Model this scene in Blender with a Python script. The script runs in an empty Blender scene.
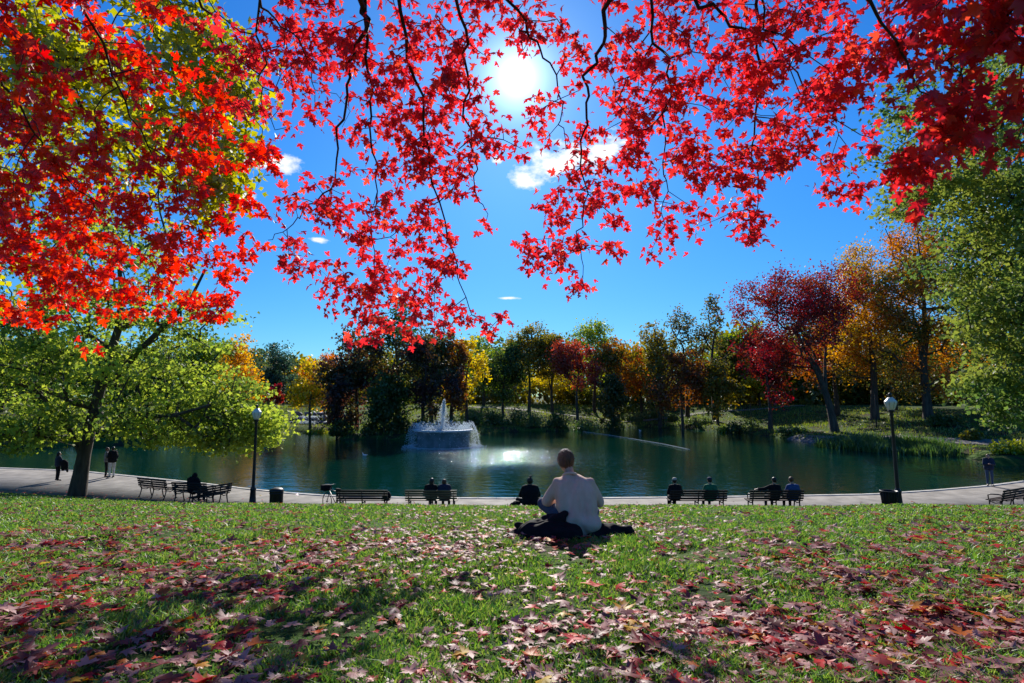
import bpy, math
import numpy as np
from mathutils import Vector, Matrix

rng = np.random.default_rng(11)
R = math.radians
sc = bpy.context.scene
COL = sc.collection

# ------------------------------------------------------------------ camera
CAM = np.array([0.0, 0.0, 4.5]); TH = R(5.37); FPX = 1024*20/36.0
cd = bpy.data.cameras.new('camera'); cam = bpy.data.objects.new('camera', cd); COL.objects.link(cam)
cd.lens = 20; cd.sensor_width = 36; cd.clip_start = 0.05; cd.clip_end = 3000
cam.location = CAM; cam.rotation_euler = (R(90)+TH, 0, 0); sc.camera = cam

def ray(px, py):
    u = (px-512)/FPX; v = (341.5-py)/FPX
    return np.array([u, math.cos(TH)-v*math.sin(TH), math.sin(TH)+v*math.cos(TH)])
def at(px, py, Y):
    r = ray(px, py); return CAM + r*(Y/r[1])
def onz(px, py, z):
    r = ray(px, py); return CAM + r*((z-CAM[2])/r[2])

# ------------------------------------------------------------------ mesh helpers
def mk(name, V, Fs, mat, parent=None, smooth=False, loc=None):
    """V world coordinates; Fs list of (n,k) index arrays; local frame = parent's location"""
    V = np.asarray(V, dtype=np.float64)
    off = np.zeros(3)
    o_loc = np.zeros(3)
    if parent is not None:
        p = parent; off = np.zeros(3)
        while p is not None:
            off += np.array(p.location); p = p.parent
    elif loc is not None:
        o_loc = np.array(loc, dtype=float); off = o_loc
    V = V - off
    me = bpy.data.meshes.new(name)
    Fs = [np.asarray(f, dtype=np.int32) for f in Fs if len(f)]
    nl = sum(f.size for f in Fs); nf = sum(len(f) for f in Fs)
    me.vertices.add(len(V)); me.vertices.foreach_set('co', V.astype(np.float32).ravel())
    me.loops.add(nl); me.loops.foreach_set('vertex_index', np.concatenate([f.ravel() for f in Fs]))
    tot = np.concatenate([np.full(len(f), f.shape[1], dtype=np.int32) for f in Fs])
    st = np.concatenate([[0], np.cumsum(tot)[:-1]]).astype(np.int32)
    me.polygons.add(nf); me.polygons.foreach_set('loop_start', st); me.polygons.foreach_set('loop_total', tot)
    if smooth: me.polygons.foreach_set('use_smooth', np.ones(nf, dtype=bool))
    me.update(calc_edges=True); me.validate()
    me.materials.append(mat)
    o = bpy.data.objects.new(name, me); COL.objects.link(o)
    if parent is not None: o.parent = parent
    else: o.location = o_loc
    return o

def root(name, loc, label, cat, group=None):
    o = bpy.data.objects.new(name, None); COL.objects.link(o); o.location = loc
    o.empty_display_size = 0.1
    o['label'] = label; o['category'] = cat
    if group: o['group'] = group
    return o
def tag(o, label=None, cat=None, group=None, kind=None):
    if label: o['label'] = label
    if cat: o['category'] = cat
    if group: o['group'] = group
    if kind: o['kind'] = kind
    return o
def copy_tree(o, parent=None):
    c = o.copy(); COL.objects.link(c)
    if parent is not None: c.parent = parent
    for ch in list(o.children): copy_tree(ch, c)
    return c

class MB:
    """collects shapes, world (or local) coordinates"""
    def __init__(s): s.V = []; s.F3 = []; s.F4 = []; s.n = 0
    def add(s, V, F3=None, F4=None):
        s.V.append(np.asarray(V, float))
        if F3 is not None and len(F3): s.F3.append(np.asarray(F3)+s.n)
        if F4 is not None and len(F4): s.F4.append(np.asarray(F4)+s.n)
        s.n += len(V)
    def box(s, c, d, rot=None, bev=0.0):
        c = np.array(c, float); h = np.array(d, float)/2
        b = min(bev, h.min()*0.8)
        if b > 0:
            pts = []
            for sx in (-1, 1):
                for sy in (-1, 1):
                    for sz in (-1, 1):
                        for k in range(3):
                            q = h.copy(); q = q - b; q[k] = h[k]
                            pts.append(q*np.array([sx, sy, sz]))
            import bmesh
            bm = bmesh.new()
            for p in pts: bm.verts.new(p)
            bmesh.ops.convex_hull(bm, input=bm.verts)
            bm.verts.index_update()
            V = np.array([v.co[:] for v in bm.verts]); F = [[v.index for v in f.verts] for f in bm.faces]
            bm.free()
            F3 = [f for f in F if len(f) == 3]; F4 = [f for f in F if len(f) == 4]
        else:
            V = np.array([[x, y, z] for x in (-1, 1) for y in (-1, 1) for z in (-1, 1)])*h
            F3 = None; F4 = [[0, 1, 3, 2], [4, 6, 7, 5], [0, 4, 5, 1], [2, 3, 7, 6], [0, 2, 6, 4], [1, 5, 7, 3]]
        if rot is not None: V = V @ np.array(rot).T
        s.add(V+c, F3, F4)
    def lathe(s, prof, c=(0, 0, 0), n=16, ax=None):
        """prof list of (r,z)"""
        a = np.linspace(0, 2*np.pi, n, endpoint=False)
        V = []
        for r, z in prof:
            V.append(np.stack([r*np.cos(a), r*np.sin(a), np.full(n, z)], 1))
        V = np.concatenate(V)
        F = []
        for i in range(len(prof)-1):
            for j in range(n):
                k = (j+1) % n
                F.append([i*n+j, i*n+k, (i+1)*n+k, (i+1)*n+j])
        if ax is not None: V = V @ np.array(ax).T
        s.add(V+np.array(c), None, F)
    def tube(s, pts, rad, n=8, caps=True):
        pts = np.array(pts, float); m = len(pts)
        rad = np.broadcast_to(np.array(rad, float), (m,))
        t = np.gradient(pts, axis=0); t /= np.linalg.norm(t, axis=1)[:, None]+1e-9
        up = np.array([0, 0, 1.0]) if abs(t[0][2]) < 0.9 else np.array([1.0, 0, 0])
        u = np.cross(t[0], up); u /= np.linalg.norm(u)
        a = np.linspace(0, 2*np.pi, n, endpoint=False); V = []
        for i in range(m):
            u = u - t[i]*np.dot(u, t[i]); u /= np.linalg.norm(u)+1e-9
            w = np.cross(t[i], u)
            V.append(pts[i]+rad[i]*(np.cos(a)[:, None]*u+np.sin(a)[:, None]*w))
        F = []
        for i in range(m-1):
            for j in range(n):
                k = (j+1) % n
                F.append([i*n+j, i*n+k, (i+1)*n+k, (i+1)*n+j])
        V = np.concatenate(V); F3 = []
        if caps:
            V = np.concatenate([V, pts[:1], pts[-1:]])
            for j in range(n):
                k = (j+1) % n
                F3.append([m*n, k, j]); F3.append([m*n+1, (m-1)*n+j, (m-1)*n+k])
        s.add(V, F3, F)
    def prism(s, poly, z0, z1):
        """poly (n,2) ccw -> vertical prism, any n: centre fan"""
        poly = np.array(poly, float); n = len(poly)
        V = np.concatenate([np.c_[poly, np.full(n, z0)], np.c_[poly, np.full(n, z1)]])
        c = poly.mean(0); V = np.concatenate([V, [[c[0], c[1], z0], [c[0], c[1], z1]]])
        F4 = [[i, (i+1) % n, n+(i+1) % n, n+i] for i in range(n)]
        F3 = [[2*n, (i+1) % n, i] for i in range(n)]+[[2*n+1, n+i, n+(i+1) % n] for i in range(n)]
        s.add(V, F3, F4)
    def build(s, name, mat, parent=None, smooth=False, local=False, loc=None):
        V = np.concatenate(s.V)
        Fs = []
        if s.F3: Fs.append(np.concatenate(s.F3))
        if s.F4: Fs.append(np.concatenate(s.F4))
        if local and parent is not None:
            off = np.zeros(3); p = parent
            while p is not None: off += np.array(p.location); p = p.parent
            V = V+off
        return mk(name, V, Fs, mat, parent, smooth, loc)

def rotz(a): c, s = math.cos(a), math.sin(a); return np.array([[c, -s, 0], [s, c, 0], [0, 0, 1]])
def rotx(a): c, s = math.cos(a), math.sin(a); return np.array([[1, 0, 0], [0, c, -s], [0, s, c]])
def unit(v): return v/(np.linalg.norm(v, axis=-1, keepdims=True)+1e-12)

def snoise(x, y, s=1.0, seed=0):
    """cheap smooth noise ~[-1,1]"""
    r = np.random.default_rng(seed); v = 0
    for k in range(7):
        a = r.uniform(0, 6.28); f = s*r.uniform(0.6, 1.9); p = r.uniform(0, 6.28, 2)
        v = v+np.sin((x*math.cos(a)+y*math.sin(a))*f+p[0]+1.3*np.sin((y*math.cos(a)-x*math.sin(a))*f*0.7+p[1]))
    return v/3.2

# ------------------------------------------------------------------ materials
def nt(name):
    m = bpy.data.materials.new(name); m.use_nodes = True; t = m.node_tree; t.nodes.clear()
    out = t.nodes.new('ShaderNodeOutputMaterial'); return m, t, out
def ramp(t, cols, src, interp='LINEAR'):
    n = t.nodes.new('ShaderNodeValToRGB'); cr = n.color_ramp; cr.interpolation = interp
    while len(cr.elements) < len(cols): cr.elements.new(0.5)
    for i, c in enumerate(cols):
        if len(c) == 4: pos, rgb = c[0], c[1:]
        else: pos, rgb = i/max(1, len(cols)-1), c
        cr.elements[i].position = pos; cr.elements[i].color = (*rgb, 1)
    t.links.new(src, n.inputs[0]); return n.outputs[0]
def noise(t, scale, detail=3, rough=0.55, coord='Object', stretch=None):
    tc = t.nodes.new('ShaderNodeTexCoord'); n = t.nodes.new('ShaderNodeTexNoise')
    n.inputs['Scale'].default_value = scale; n.inputs['Detail'].default_value = detail; n.inputs['Roughness'].default_value = rough
    src = tc.outputs[coord]
    if stretch:
        mp = t.nodes.new('ShaderNodeMapping'); mp.inputs['Scale'].default_value = stretch
        t.links.new(src, mp.inputs[0]); src = mp.outputs[0]
    t.links.new(src, n.inputs['Vector']); return n.outputs[0]
def mat(name, cols, rough=0.7, scale=6, bump=0.0, bscale=40, stretch=None, metal=0, spec=0.4, detail=3):
    if not isinstance(cols[0], (tuple, list)): cols = [tuple(c*0.75 for c in cols), tuple(min(1, c*1.25) for c in cols)]
    m, t, out = nt(name); b = t.nodes.new('ShaderNodeBsdfPrincipled')
    nz = noise(t, scale, detail, stretch=stretch)
    n = len(cols); c2 = [(0.32+0.36*i/(n-1), *c) if len(c) == 3 else c for i, c in enumerate(cols)]
    t.links.new(ramp(t, c2, nz), b.inputs['Base Color'])
    b.inputs['Roughness'].default_value = rough; b.inputs['Metallic'].default_value = metal
    b.inputs['Specular IOR Level'].default_value = spec
    if bump:
        bp = t.nodes.new('ShaderNodeBump'); bp.inputs['Strength'].default_value = 1; bp.inputs['Distance'].default_value = bump
        t.links.new(noise(t, bscale, 4, stretch=stretch), bp.inputs['Height']); t.links.new(bp.outputs[0], b.inputs['Normal'])
    t.links.new(b.outputs[0], out.inputs[0]); return m
GAIN = {'green': 1.8, 'dark_green': 1.9, 'blue_green': 1.5, 'olive': 1.8, 'dark_olive': 1.9, 'russet': 1.5, 'salmon': 1.4, 'purple': 1.6, 'crimson': 1.35, 'orange': 1.2, 'orange_olive': 1.25, 'gold': 1.15, 'yellow': 1.2, 'yellow_to_orange': 1.2, 'shrub_green': 1.4, 'pale_shrub': 1.15, 'wood_leaves': 1.5, 'yellow_green': 1.4, 'yellow_bush': 1.2}
def leafmat(name, cols, trans=0.5, gloss=0.06, rough=0.45, patch=None, tsat=1.15, tval=1.3, patch_scale=0.35):
    """per-leaf colour, light passing through the leaf; patch: second palette spread in patches over the crown"""
    m, t, out = nt(name)
    gn = GAIN.get(name, 1.0); sc3 = lambda cs: [tuple(c[:-3])+tuple(min(.9, v*gn) for v in c[-3:]) for c in cs]
    cols = sc3(cols); patch = sc3(patch) if patch else None
    g = t.nodes.new('ShaderNodeNewGeometry')
    c = ramp(t, cols, g.outputs['Random Per Island'])
    if patch:
        c2 = ramp(t, patch, g.outputs['Random Per Island'])
        f = ramp(t, [(0.42, 0, 0, 0), (0.56, 1, 1, 1)], noise(t, patch_scale, 2))
        mx = t.nodes.new('ShaderNodeMix'); mx.data_type = 'RGBA'
        t.links.new(f, mx.inputs[0]); t.links.new(c, mx.inputs[6]); t.links.new(c2, mx.inputs[7]); c = mx.outputs[2]
    d = t.nodes.new('ShaderNodeBsdfDiffuse'); tr = t.nodes.new('ShaderNodeBsdfTranslucent'); gl = t.nodes.new('ShaderNodeBsdfGlossy')
    hs = t.nodes.new('ShaderNodeHueSaturation'); hs.inputs['Saturation'].default_value = tsat; hs.inputs['Value'].default_value = tval
    t.links.new(c, d.inputs[0]); t.links.new(c, hs.inputs['Color']); t.links.new(hs.outputs[0], tr.inputs[0])
    gl.inputs['Roughness'].default_value = rough
    m1 = t.nodes.new('ShaderNodeMixShader'); m1.inputs[0].default_value = trans
    t.links.new(d.outputs[0], m1.inputs[1]); t.links.new(tr.outputs[0], m1.inputs[2])
    m2 = t.nodes.new('ShaderNodeMixShader'); m2.inputs[0].default_value = gloss
    t.links.new(m1.outputs[0], m2.inputs[1]); t.links.new(gl.outputs[0], m2.inputs[2])
    t.links.new(m2.outputs[0], out.inputs[0]); return m

M = {}
M['bark'] = mat('bark', [(0.035, 0.026, 0.02), (0.11, 0.085, 0.065)], 0.9, 5, 0.02, 18, (1, 1, 0.25))
M['twig'] = mat('twig', [(0.02, 0.014, 0.012), (0.06, 0.04, 0.035)], 0.8, 8)
M['path'] = mat('path', [(0.10, 0.09, 0.08), (0.16, 0.145, 0.13), (0.22, 0.20, 0.18)], 0.9, 1.3, 0.004, 60, detail=8)
M['kerb'] = mat('kerb', [(0.26, 0.245, 0.22), (0.42, 0.40, 0.37)], 0.85, 3, 0.004, 50)
M['iron'] = mat('black_iron', (0.014, 0.014, 0.015), 0.42, 10, 0.001, 80)
M['wood'] = mat('bench_wood', [(0.025, 0.013, 0.009), (0.065, 0.035, 0.024)], 0.75, 4, 0.001, 30, (0.4, 6, 6))
M['woodl'] = mat('bench_wood_light', [(0.12, 0.075, 0.04), (0.26, 0.18, 0.10)], 0.55, 4, 0.001, 30, (0.4, 6, 6))
M['globe'] = mat('lamp_glass', [(0.72, 0.66, 0.54), (0.82, 0.78, 0.68)], 0.3, 8)
M['black'] = mat('black_cloth', (0.010, 0.010, 0.012), 0.85, 12, 0.004, 16, spec=0.15)
M['navy'] = mat('navy_cloth', (0.015, 0.022, 0.05), 0.85, 12, 0.004, 16)
M['blue'] = mat('blue_cloth', (0.03, 0.07, 0.20), 0.85, 12, 0.004, 16)
M['green'] = mat('green_cloth', (0.015, 0.14, 0.06), 0.85, 12, 0.004, 16)
M['grey'] = mat('grey_cloth', (0.20, 0.19, 0.18), 0.9, 12, 0.004, 16)
M['beige'] = mat('beige_shirt', [(0.62, 0.42, 0.31), (0.74, 0.52, 0.40)], 0.9, 9, 0.006, 22, (1, 1, 0.6), spec=0.2)
M['white'] = mat('white_cloth', (0.6, 0.58, 0.55), 0.9, 12)
M['denim'] = mat('denim', (0.05, 0.075, 0.13), 0.9, 40)
M['skin'] = mat('skin', [(0.42, 0.22, 0.15), (0.55, 0.31, 0.23)], 0.5, 14)
M['hairb'] = mat('hair_brown', [(0.040, 0.016, 0.007), (0.16, 0.065, 0.028)], 0.6, 30, 0.004, 90, (1, 1, 0.3))
M['hairk'] = mat('hair_black', (0.01, 0.008, 0.008), 0.5, 30)
M['shoe'] = mat('shoe_leather', (0.02, 0.018, 0.016), 0.5, 20)
M['cap'] = mat('pale_cap', (0.35, 0.32, 0.27), 0.8, 20)
M['bin'] = mat('bin_metal', (0.012, 0.013, 0.014), 0.5, 20)
M['rubber'] = mat('rubber', (0.012, 0.012, 0.012), 0.8, 20)
M['basin'] = mat('painted_concrete', [(0.09, 0.14, 0.16), (0.20, 0.27, 0.30)], 0.6, 1.5, 0.01, 10)
M['rim'] = mat('wet_rim', [(0.35, 0.42, 0.45), (0.6, 0.66, 0.68)], 0.35, 6)
M['rock'] = mat('rock', [(0.07, 0.09, 0.12), (0.20, 0.23, 0.28)], 0.7, 1.2, 0.04, 6)
M['bird'] = mat('white_feather', (0.75, 0.75, 0.73), 0.8, 20)
M['beak'] = mat('beak', (0.5, 0.3, 0.03), 0.5, 20)

def spraymat():
    m, t, out = nt('water_spray')
    d = t.nodes.new('ShaderNodeBsdfDiffuse'); d.inputs[0].default_value = (0.85, 0.9, 0.93, 1)
    tr = t.nodes.new('ShaderNodeBsdfTranslucent'); tr.inputs[0].default_value = (0.9, 0.95, 0.97, 1)
    a = t.nodes.new('ShaderNodeMixShader'); a.inputs[0].default_value = 0.6
    t.links.new(d.outputs[0], a.inputs[1]); t.links.new(tr.outputs[0], a.inputs[2]); t.links.new(a.outputs[0], out.inputs[0]); return m
M['spray'] = spraymat()

def watermat():
    m, t, out = nt('pond_water')
    d = t.nodes.new('ShaderNodeBsdfDiffuse'); d.inputs[0].default_value = (0.001, 0.030, 0.021, 1)
    g = t.nodes.new('ShaderNodeBsdfGlossy'); g.inputs['Roughness'].default_value = 0.025; g.inputs[0].default_value = (0.85, 1.0, 0.96, 1)
    fr = t.nodes.new('ShaderNodeFresnel'); fr.inputs['IOR'].default_value = 1.42
    mx = t.nodes.new('ShaderNodeMixShader')
    tc = t.nodes.new('ShaderNodeTexCoord')
    hs = []
    for sc_, st, w in ((1.1, (1, 1.5, 1), 1.0), (4.2, (1, 1.3, 1), 0.45), (0.22, (1, 1, 1), 0.9)):
        mp = t.nodes.new('ShaderNodeMapping'); mp.inputs['Scale'].default_value = st
        n = t.nodes.new('ShaderNodeTexNoise'); n.inputs['Scale'].default_value = sc_; n.inputs['Detail'].default_value = 3
        t.links.new(tc.outputs['Object'], mp.inputs[0]); t.links.new(mp.outputs[0], n.inputs['Vector'])
        mu = t.nodes.new('ShaderNodeMath'); mu.operation = 'MULTIPLY'; mu.inputs[1].default_value = w
        t.links.new(n.outputs[0], mu.inputs[0]); hs.append(mu.outputs[0])
    a = hs[0]
    for h in hs[1:]:
        ad = t.nodes.new('ShaderNodeMath'); ad.operation = 'ADD'; t.links.new(a, ad.inputs[0]); t.links.new(h, ad.inputs[1]); a = ad.outputs[0]
    bp = t.nodes.new('ShaderNodeBump'); bp.inputs['Strength'].default_value = 1; bp.inputs['Distance'].default_value = 0.026
    vd = t.nodes.new('ShaderNodeVectorMath'); vd.operation = 'DISTANCE'; t.links.new(tc.outputs['Object'], vd.inputs[0]); vd.inputs[1].default_value = (-2.2, 48.0, -0.4)
    mr = t.nodes.new('ShaderNodeMapRange'); mr.inputs['From Min'].default_value = 2.0; mr.inputs['From Max'].default_value = 14.0; mr.inputs['To Min'].default_value = 6.0; mr.inputs['To Max'].default_value = 0.0; t.links.new(vd.outputs['Value'], mr.inputs['Value'])
    n = t.nodes.new('ShaderNodeTexNoise'); n.inputs['Scale'].default_value = 2.6; n.inputs['Detail'].default_value = 2; t.links.new(tc.outputs['Object'], n.inputs['Vector'])
    mu = t.nodes.new('ShaderNodeMath'); mu.operation = 'MULTIPLY'; t.links.new(n.outputs[0], mu.inputs[0]); t.links.new(mr.outputs[0], mu.inputs[1])
    ad = t.nodes.new('ShaderNodeMath'); ad.operation = 'ADD'; t.links.new(a, ad.inputs[0]); t.links.new(mu.outputs[0], ad.inputs[1]); a = ad.outputs[0]
    t.links.new(a, bp.inputs['Height'])
    for n_ in (g, fr, d): t.links.new(bp.outputs[0], n_.inputs['Normal'])
    t.links.new(fr.outputs[0], mx.inputs[0]); t.links.new(d.outputs[0], mx.inputs[1]); t.links.new(g.outputs[0], mx.inputs[2])
    t.links.new(mx.outputs[0], out.inputs[0]); return m
M['water'] = watermat()

def groundmat():
    m, t, out = nt('lawn_ground')
    b = t.nodes.new('ShaderNodeBsdfPrincipled'); b.inputs['Roughness'].default_value = 0.95; b.inputs['Specular IOR Level'].default_value = 0.1
    c1 = ramp(t, [(0.3, 0.020, 0.045, 0.008), (0.5, 0.05, 0.10, 0.015), (0.7, 0.09, 0.13, 0.025)], noise(t, 0.9, 6))
    c2 = ramp(t, [(0.35, 0.03, 0.022, 0.013), (0.7, 0.07, 0.055, 0.03)], noise(t, 9, 4))
    f = ramp(t, [(0.48, 0, 0, 0), (0.62, 1, 1, 1)], noise(t, 0.6, 5))
    mx = t.nodes.new('ShaderNodeMix'); mx.data_type = 'RGBA'
    t.links.new(f, mx.inputs[0]); t.links.new(c1, mx.inputs[6]); t.links.new(c2, mx.inputs[7])
    t.links.new(mx.outputs[2], b.inputs['Base Color'])
    bp = t.nodes.new('ShaderNodeBump'); bp.inputs['Distance'].default_value = 0.04; t.links.new(noise(t, 14, 5), bp.inputs['Height'])
    t.links.new(bp.outputs[0], b.inputs['Normal']); t.links.new(b.outputs[0], out.inputs[0]); return m
M['ground'] = groundmat()

# palettes
PAL = {
 'red':    leafmat('maple_red', [(0.34, 0.005, 0.012), (0.62, 0.013, 0.022), (0.80, 0.026, 0.026), (0.42, 0.008, 0.018), (0.86, 0.075, 0.025)], 0.64, 0.05, tsat=1.0, tval=1.25),
 'redor':  leafmat('maple_scarlet', [(0.50, 0.010, 0.010), (0.74, 0.022, 0.012), (0.85, 0.075, 0.015), (0.45, 0.008, 0.012), (0.82, 0.035, 0.015)], 0.6, 0.05, tval=1.4),
 'ygreen': leafmat('yellow_green', [(0.10, 0.17, 0.012), (0.22, 0.26, 0.02), (0.38, 0.36, 0.03), (0.08, 0.14, 0.015)], 0.55, 0.07, tval=1.4),
 'ymaple': leafmat('yellow_maple', [(0.20, 0.24, 0.02), (0.42, 0.40, 0.03), (0.60, 0.50, 0.04), (0.14, 0.19, 0.02)], 0.58, 0.07, tval=1.4),
 'green':  leafmat('green', [(0.03, 0.075, 0.012), (0.07, 0.13, 0.02), (0.11, 0.17, 0.025)], 0.5, 0.08, patch=[(0.12, 0.18, 0.02), (0.26, 0.27, 0.03)], patch_scale=0.4),
 'near':   leafmat('near_green', [(0.07, 0.13, 0.016), (0.15, 0.22, 0.024), (0.25, 0.30, 0.03)], 0.58, 0.035, 0.5, patch=[(0.26, 0.36, 0.03), (0.44, 0.48, 0.04)], patch_scale=0.4, tsat=1.0, tval=1.5),
 'rightg': leafmat('cool_green', [(0.05, 0.12, 0.025), (0.11, 0.19, 0.035), (0.19, 0.27, 0.04)], 0.56, 0.04, 0.5, patch=[(0.17, 0.23, 0.03), (0.28, 0.30, 0.04)], patch_scale=0.5, tsat=1.0, tval=1.25),
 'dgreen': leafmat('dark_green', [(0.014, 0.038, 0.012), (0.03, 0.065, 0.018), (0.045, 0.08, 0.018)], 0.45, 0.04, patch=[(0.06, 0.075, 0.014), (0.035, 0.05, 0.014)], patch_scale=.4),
 'bgreen': leafmat('blue_green', [(0.03, 0.065, 0.04), (0.05, 0.09, 0.05)], 0.4, 0.05),
 'olive':  leafmat('olive', [(0.06, 0.08, 0.014), (0.12, 0.12, 0.02), (0.19, 0.13, 0.02)], 0.5, 0.05, patch=[(0.22, 0.13, 0.02), (0.10, 0.10, 0.02)]),
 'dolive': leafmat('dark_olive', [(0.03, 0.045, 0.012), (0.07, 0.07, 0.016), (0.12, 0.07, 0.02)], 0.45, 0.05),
 'russet': leafmat('russet', [(0.14, 0.05, 0.022), (0.22, 0.075, 0.03), (0.20, 0.11, 0.022)], 0.5, 0.05),
 'salmon': leafmat('salmon', [(0.26, 0.06, 0.045), (0.38, 0.09, 0.06), (0.20, 0.05, 0.03)], 0.5, 0.05),
 'purple': leafmat('purple', [(0.035, 0.016, 0.016), (0.06, 0.022, 0.022), (0.09, 0.035, 0.025)], 0.45, 0.04, patch=[(0.03, 0.04, 0.012), (0.10, 0.05, 0.015), (0.06, 0.06, 0.015)], patch_scale=0.3),
 'crimson': leafmat('crimson', [(0.12, 0.014, 0.022), (0.22, 0.025, 0.034), (0.28, 0.05, 0.038)], 0.5, 0.04, patch=[(0.2, 0.06, 0.025), (0.14, 0.02, 0.025)]),
 'orange': leafmat('orange', [(0.58, 0.24, 0.015), (0.68, 0.34, 0.02), (0.50, 0.17, 0.015)], 0.5, 0.06, patch=[(0.26, 0.20, 0.02), (0.42, 0.27, 0.02)], tval=1.3),
 'orol':   leafmat('orange_olive', [(0.52, 0.17, 0.015), (0.62, 0.25, 0.02), (0.42, 0.12, 0.02)], 0.5, 0.05, patch=[(0.10, 0.10, 0.014), (0.22, 0.17, 0.02)], patch_scale=0.22),
 'gold':   leafmat('gold', [(0.60, 0.30, 0.015), (0.72, 0.40, 0.02), (0.50, 0.24, 0.02)], 0.5, 0.05, tval=1.3),
 'yellow': leafmat('yellow', [(0.55, 0.40, 0.02), (0.70, 0.50, 0.02), (0.35, 0.32, 0.02)], 0.5, 0.05, tval=1.3),
 'ygor':   leafmat('yellow_to_orange', [(0.55, 0.36, 0.02), (0.62, 0.26, 0.02), (0.30, 0.28, 0.02)], 0.5, 0.05, patch=[(0.55, 0.16, 0.02), (0.40, 0.10, 0.02)]),
 'shrub':  leafmat('shrub_green', [(0.03, 0.07, 0.015), (0.06, 0.11, 0.022), (0.10, 0.14, 0.03)], 0.45, 0.08),
 'pshrub': leafmat('pale_shrub', [(0.12, 0.17, 0.05), (0.20, 0.24, 0.08), (0.09, 0.14, 0.03)], 0.45, 0.08),
 'bankg':  leafmat('bank_grass', [(0.10, 0.16, 0.02), (0.19, 0.24, 0.04), (0.28, 0.28, 0.07)], 0.5, 0.06),
 'ybush':  leafmat('yellow_bush', [(0.25, 0.28, 0.02), (0.40, 0.38, 0.03), (0.16, 0.22, 0.02)], 0.5, 0.06),
 'grass':  leafmat('grass', [(0.04, 0.13, 0.010), (0.09, 0.21, 0.014), (0.16, 0.27, 0.020), (0.26, 0.30, 0.05)], 0.55, 0.07, 0.5, tsat=1.0, tval=1.5),
 'fallen': leafmat('fallen_leaf', [(0.0, 0.07, 0.014, 0.014), (0.14, 0.18, 0.04, 0.04), (0.34, 0.33, 0.15, 0.14), (0.58, 0.54, 0.31, 0.28), (0.66, 0.32, 0.09, 0.09), (0.74, 0.16, 0.02, 0.02), (0.82, 0.50, 0.012, 0.02), (0.91, 0.55, 0.03, 0.02), (0.96, 0.55, 0.16, 0.02), (1.0, 0.55, 0.38, 0.03)], 0.30, 0.035, 0.45, tsat=1.1, tval=1.1),
}

# ------------------------------------------------------------------ terrain
near_px = [(0, 467.5), (80, 470.5), (130, 475.5), (200, 482.5), (250, 488.5), (290, 492.5), (330, 495.2), (400, 497), (500, 497.8), (600, 497.5), (700, 496.5), (800, 495), (870, 493.8), (930, 490), (985, 485.5), (1024, 480.5)]
near = [onz(x, y, 0)[:2] for x, y in near_px]
near = [np.array((-95., 50.)), np.array((-60., 42.))] + near + [np.array((31.5, 33.0)), np.array((33.6, 35.2))]
far_px = [(1034, 466), (1005, 466.5), (985, 465), (962, 457), (925, 454), (880, 452), (840, 448), (800, 441), (750, 433.5), (700, 430), (640, 427), (610, 429), (560, 431), (500, 432), (484, 435), (466, 438), (430, 439.5), (380, 440), (340, 439.5), (330, 436), (326, 432), (284, 432), (280, 439), (240, 443), (150, 444), (60, 445), (-60, 446), (-250, 446)]
farp = [onz(x, y, -0.4)[:2] for x, y in far_px]
POND = np.array(near+farp+[np.array((-98., 53.))])
NEARX = np.array([p[0] for p in near]); NEARY = np.array([p[1] for p in near])

def sdf(P, poly):
    """positive outside"""
    P = np.asarray(P, float); d2 = np.full(len(P), 1e18); inside = np.zeros(len(P), bool)
    n = len(poly)
    for i in range(n):
        a = poly[i]; b = poly[(i+1) % n]; e = b-a
        w = P-a; t = np.clip((w@e)/(e@e), 0, 1); q = w-t[:, None]*e
        d2 = np.minimum(d2, (q**2).sum(1))
        c = ((a[1] > P[:, 1]) != (b[1] > P[:, 1]))
        with np.errstate(divide='ignore', invalid='ignore'):
            xi = a[0]+(P[:, 1]-a[1])*(b[0]-a[0])/(b[1]-a[1])
        inside ^= c & (P[:, 0] < xi)
    d = np.sqrt(d2); return np.where(inside, -d, d)

PY = [-60, -20, 0, 2.5, 6, 9, 12, 15, 18, 20, 22]
PH = [0.2, 0.6, 1.0, 1.16, 1.44, 1.85, 2.35, 2.87, 3.45, 3.95, 4.53]
def lawnY(X): return np.interp(X, [-95, -60, -30, -24, -15, -10, 0, 60], [38, 33, 28.5, 26.6, 24, 22.4, 22, 22])
def shoreY(X): return np.interp(X, NEARX, NEARY)
def ss(x): x = np.clip(x, 0, 1); return x*x*(3-2*x)
def zg(P):
    P = np.atleast_2d(np.asarray(P, float)); X = P[:, 0]; Y = P[:, 1]
    d = sdf(P, POND); L = lawnY(X); S = shoreY(X)
    t = Y/L*22
    h = np.interp(t, PY, PH)
    w = np.clip((22-t)/6, 0, 1)
    zl = 4.5-h+0.035*snoise(X, Y, 0.9, 3)*w+0.012*snoise(X, Y, 4, 4)*w
    zb = -0.4+0.55*ss(d/1.2)+2.7*ss((d-0.5)/21)+0.10*snoise(X, Y, 0.3, 5)*ss(d/5)
    zin = -0.4-np.minimum(1.3, -d*0.6)
    z = np.where(Y < L, zl, -0.03)
    underslab = (Y > S-0.55)
    z = np.where((Y >= L) & underslab, np.where(d <= 0.6, -1.6, z), z)
    z = np.where((d > 0) & (Y > S+0.01), zb, z)
    isin = (d < 0) & (Y > S)
    z = np.where(isin, np.where(Y < S+3, -1.6, zin), z)
    return z
def gz(x, y): return float(zg([[x, y]])[0])

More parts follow.
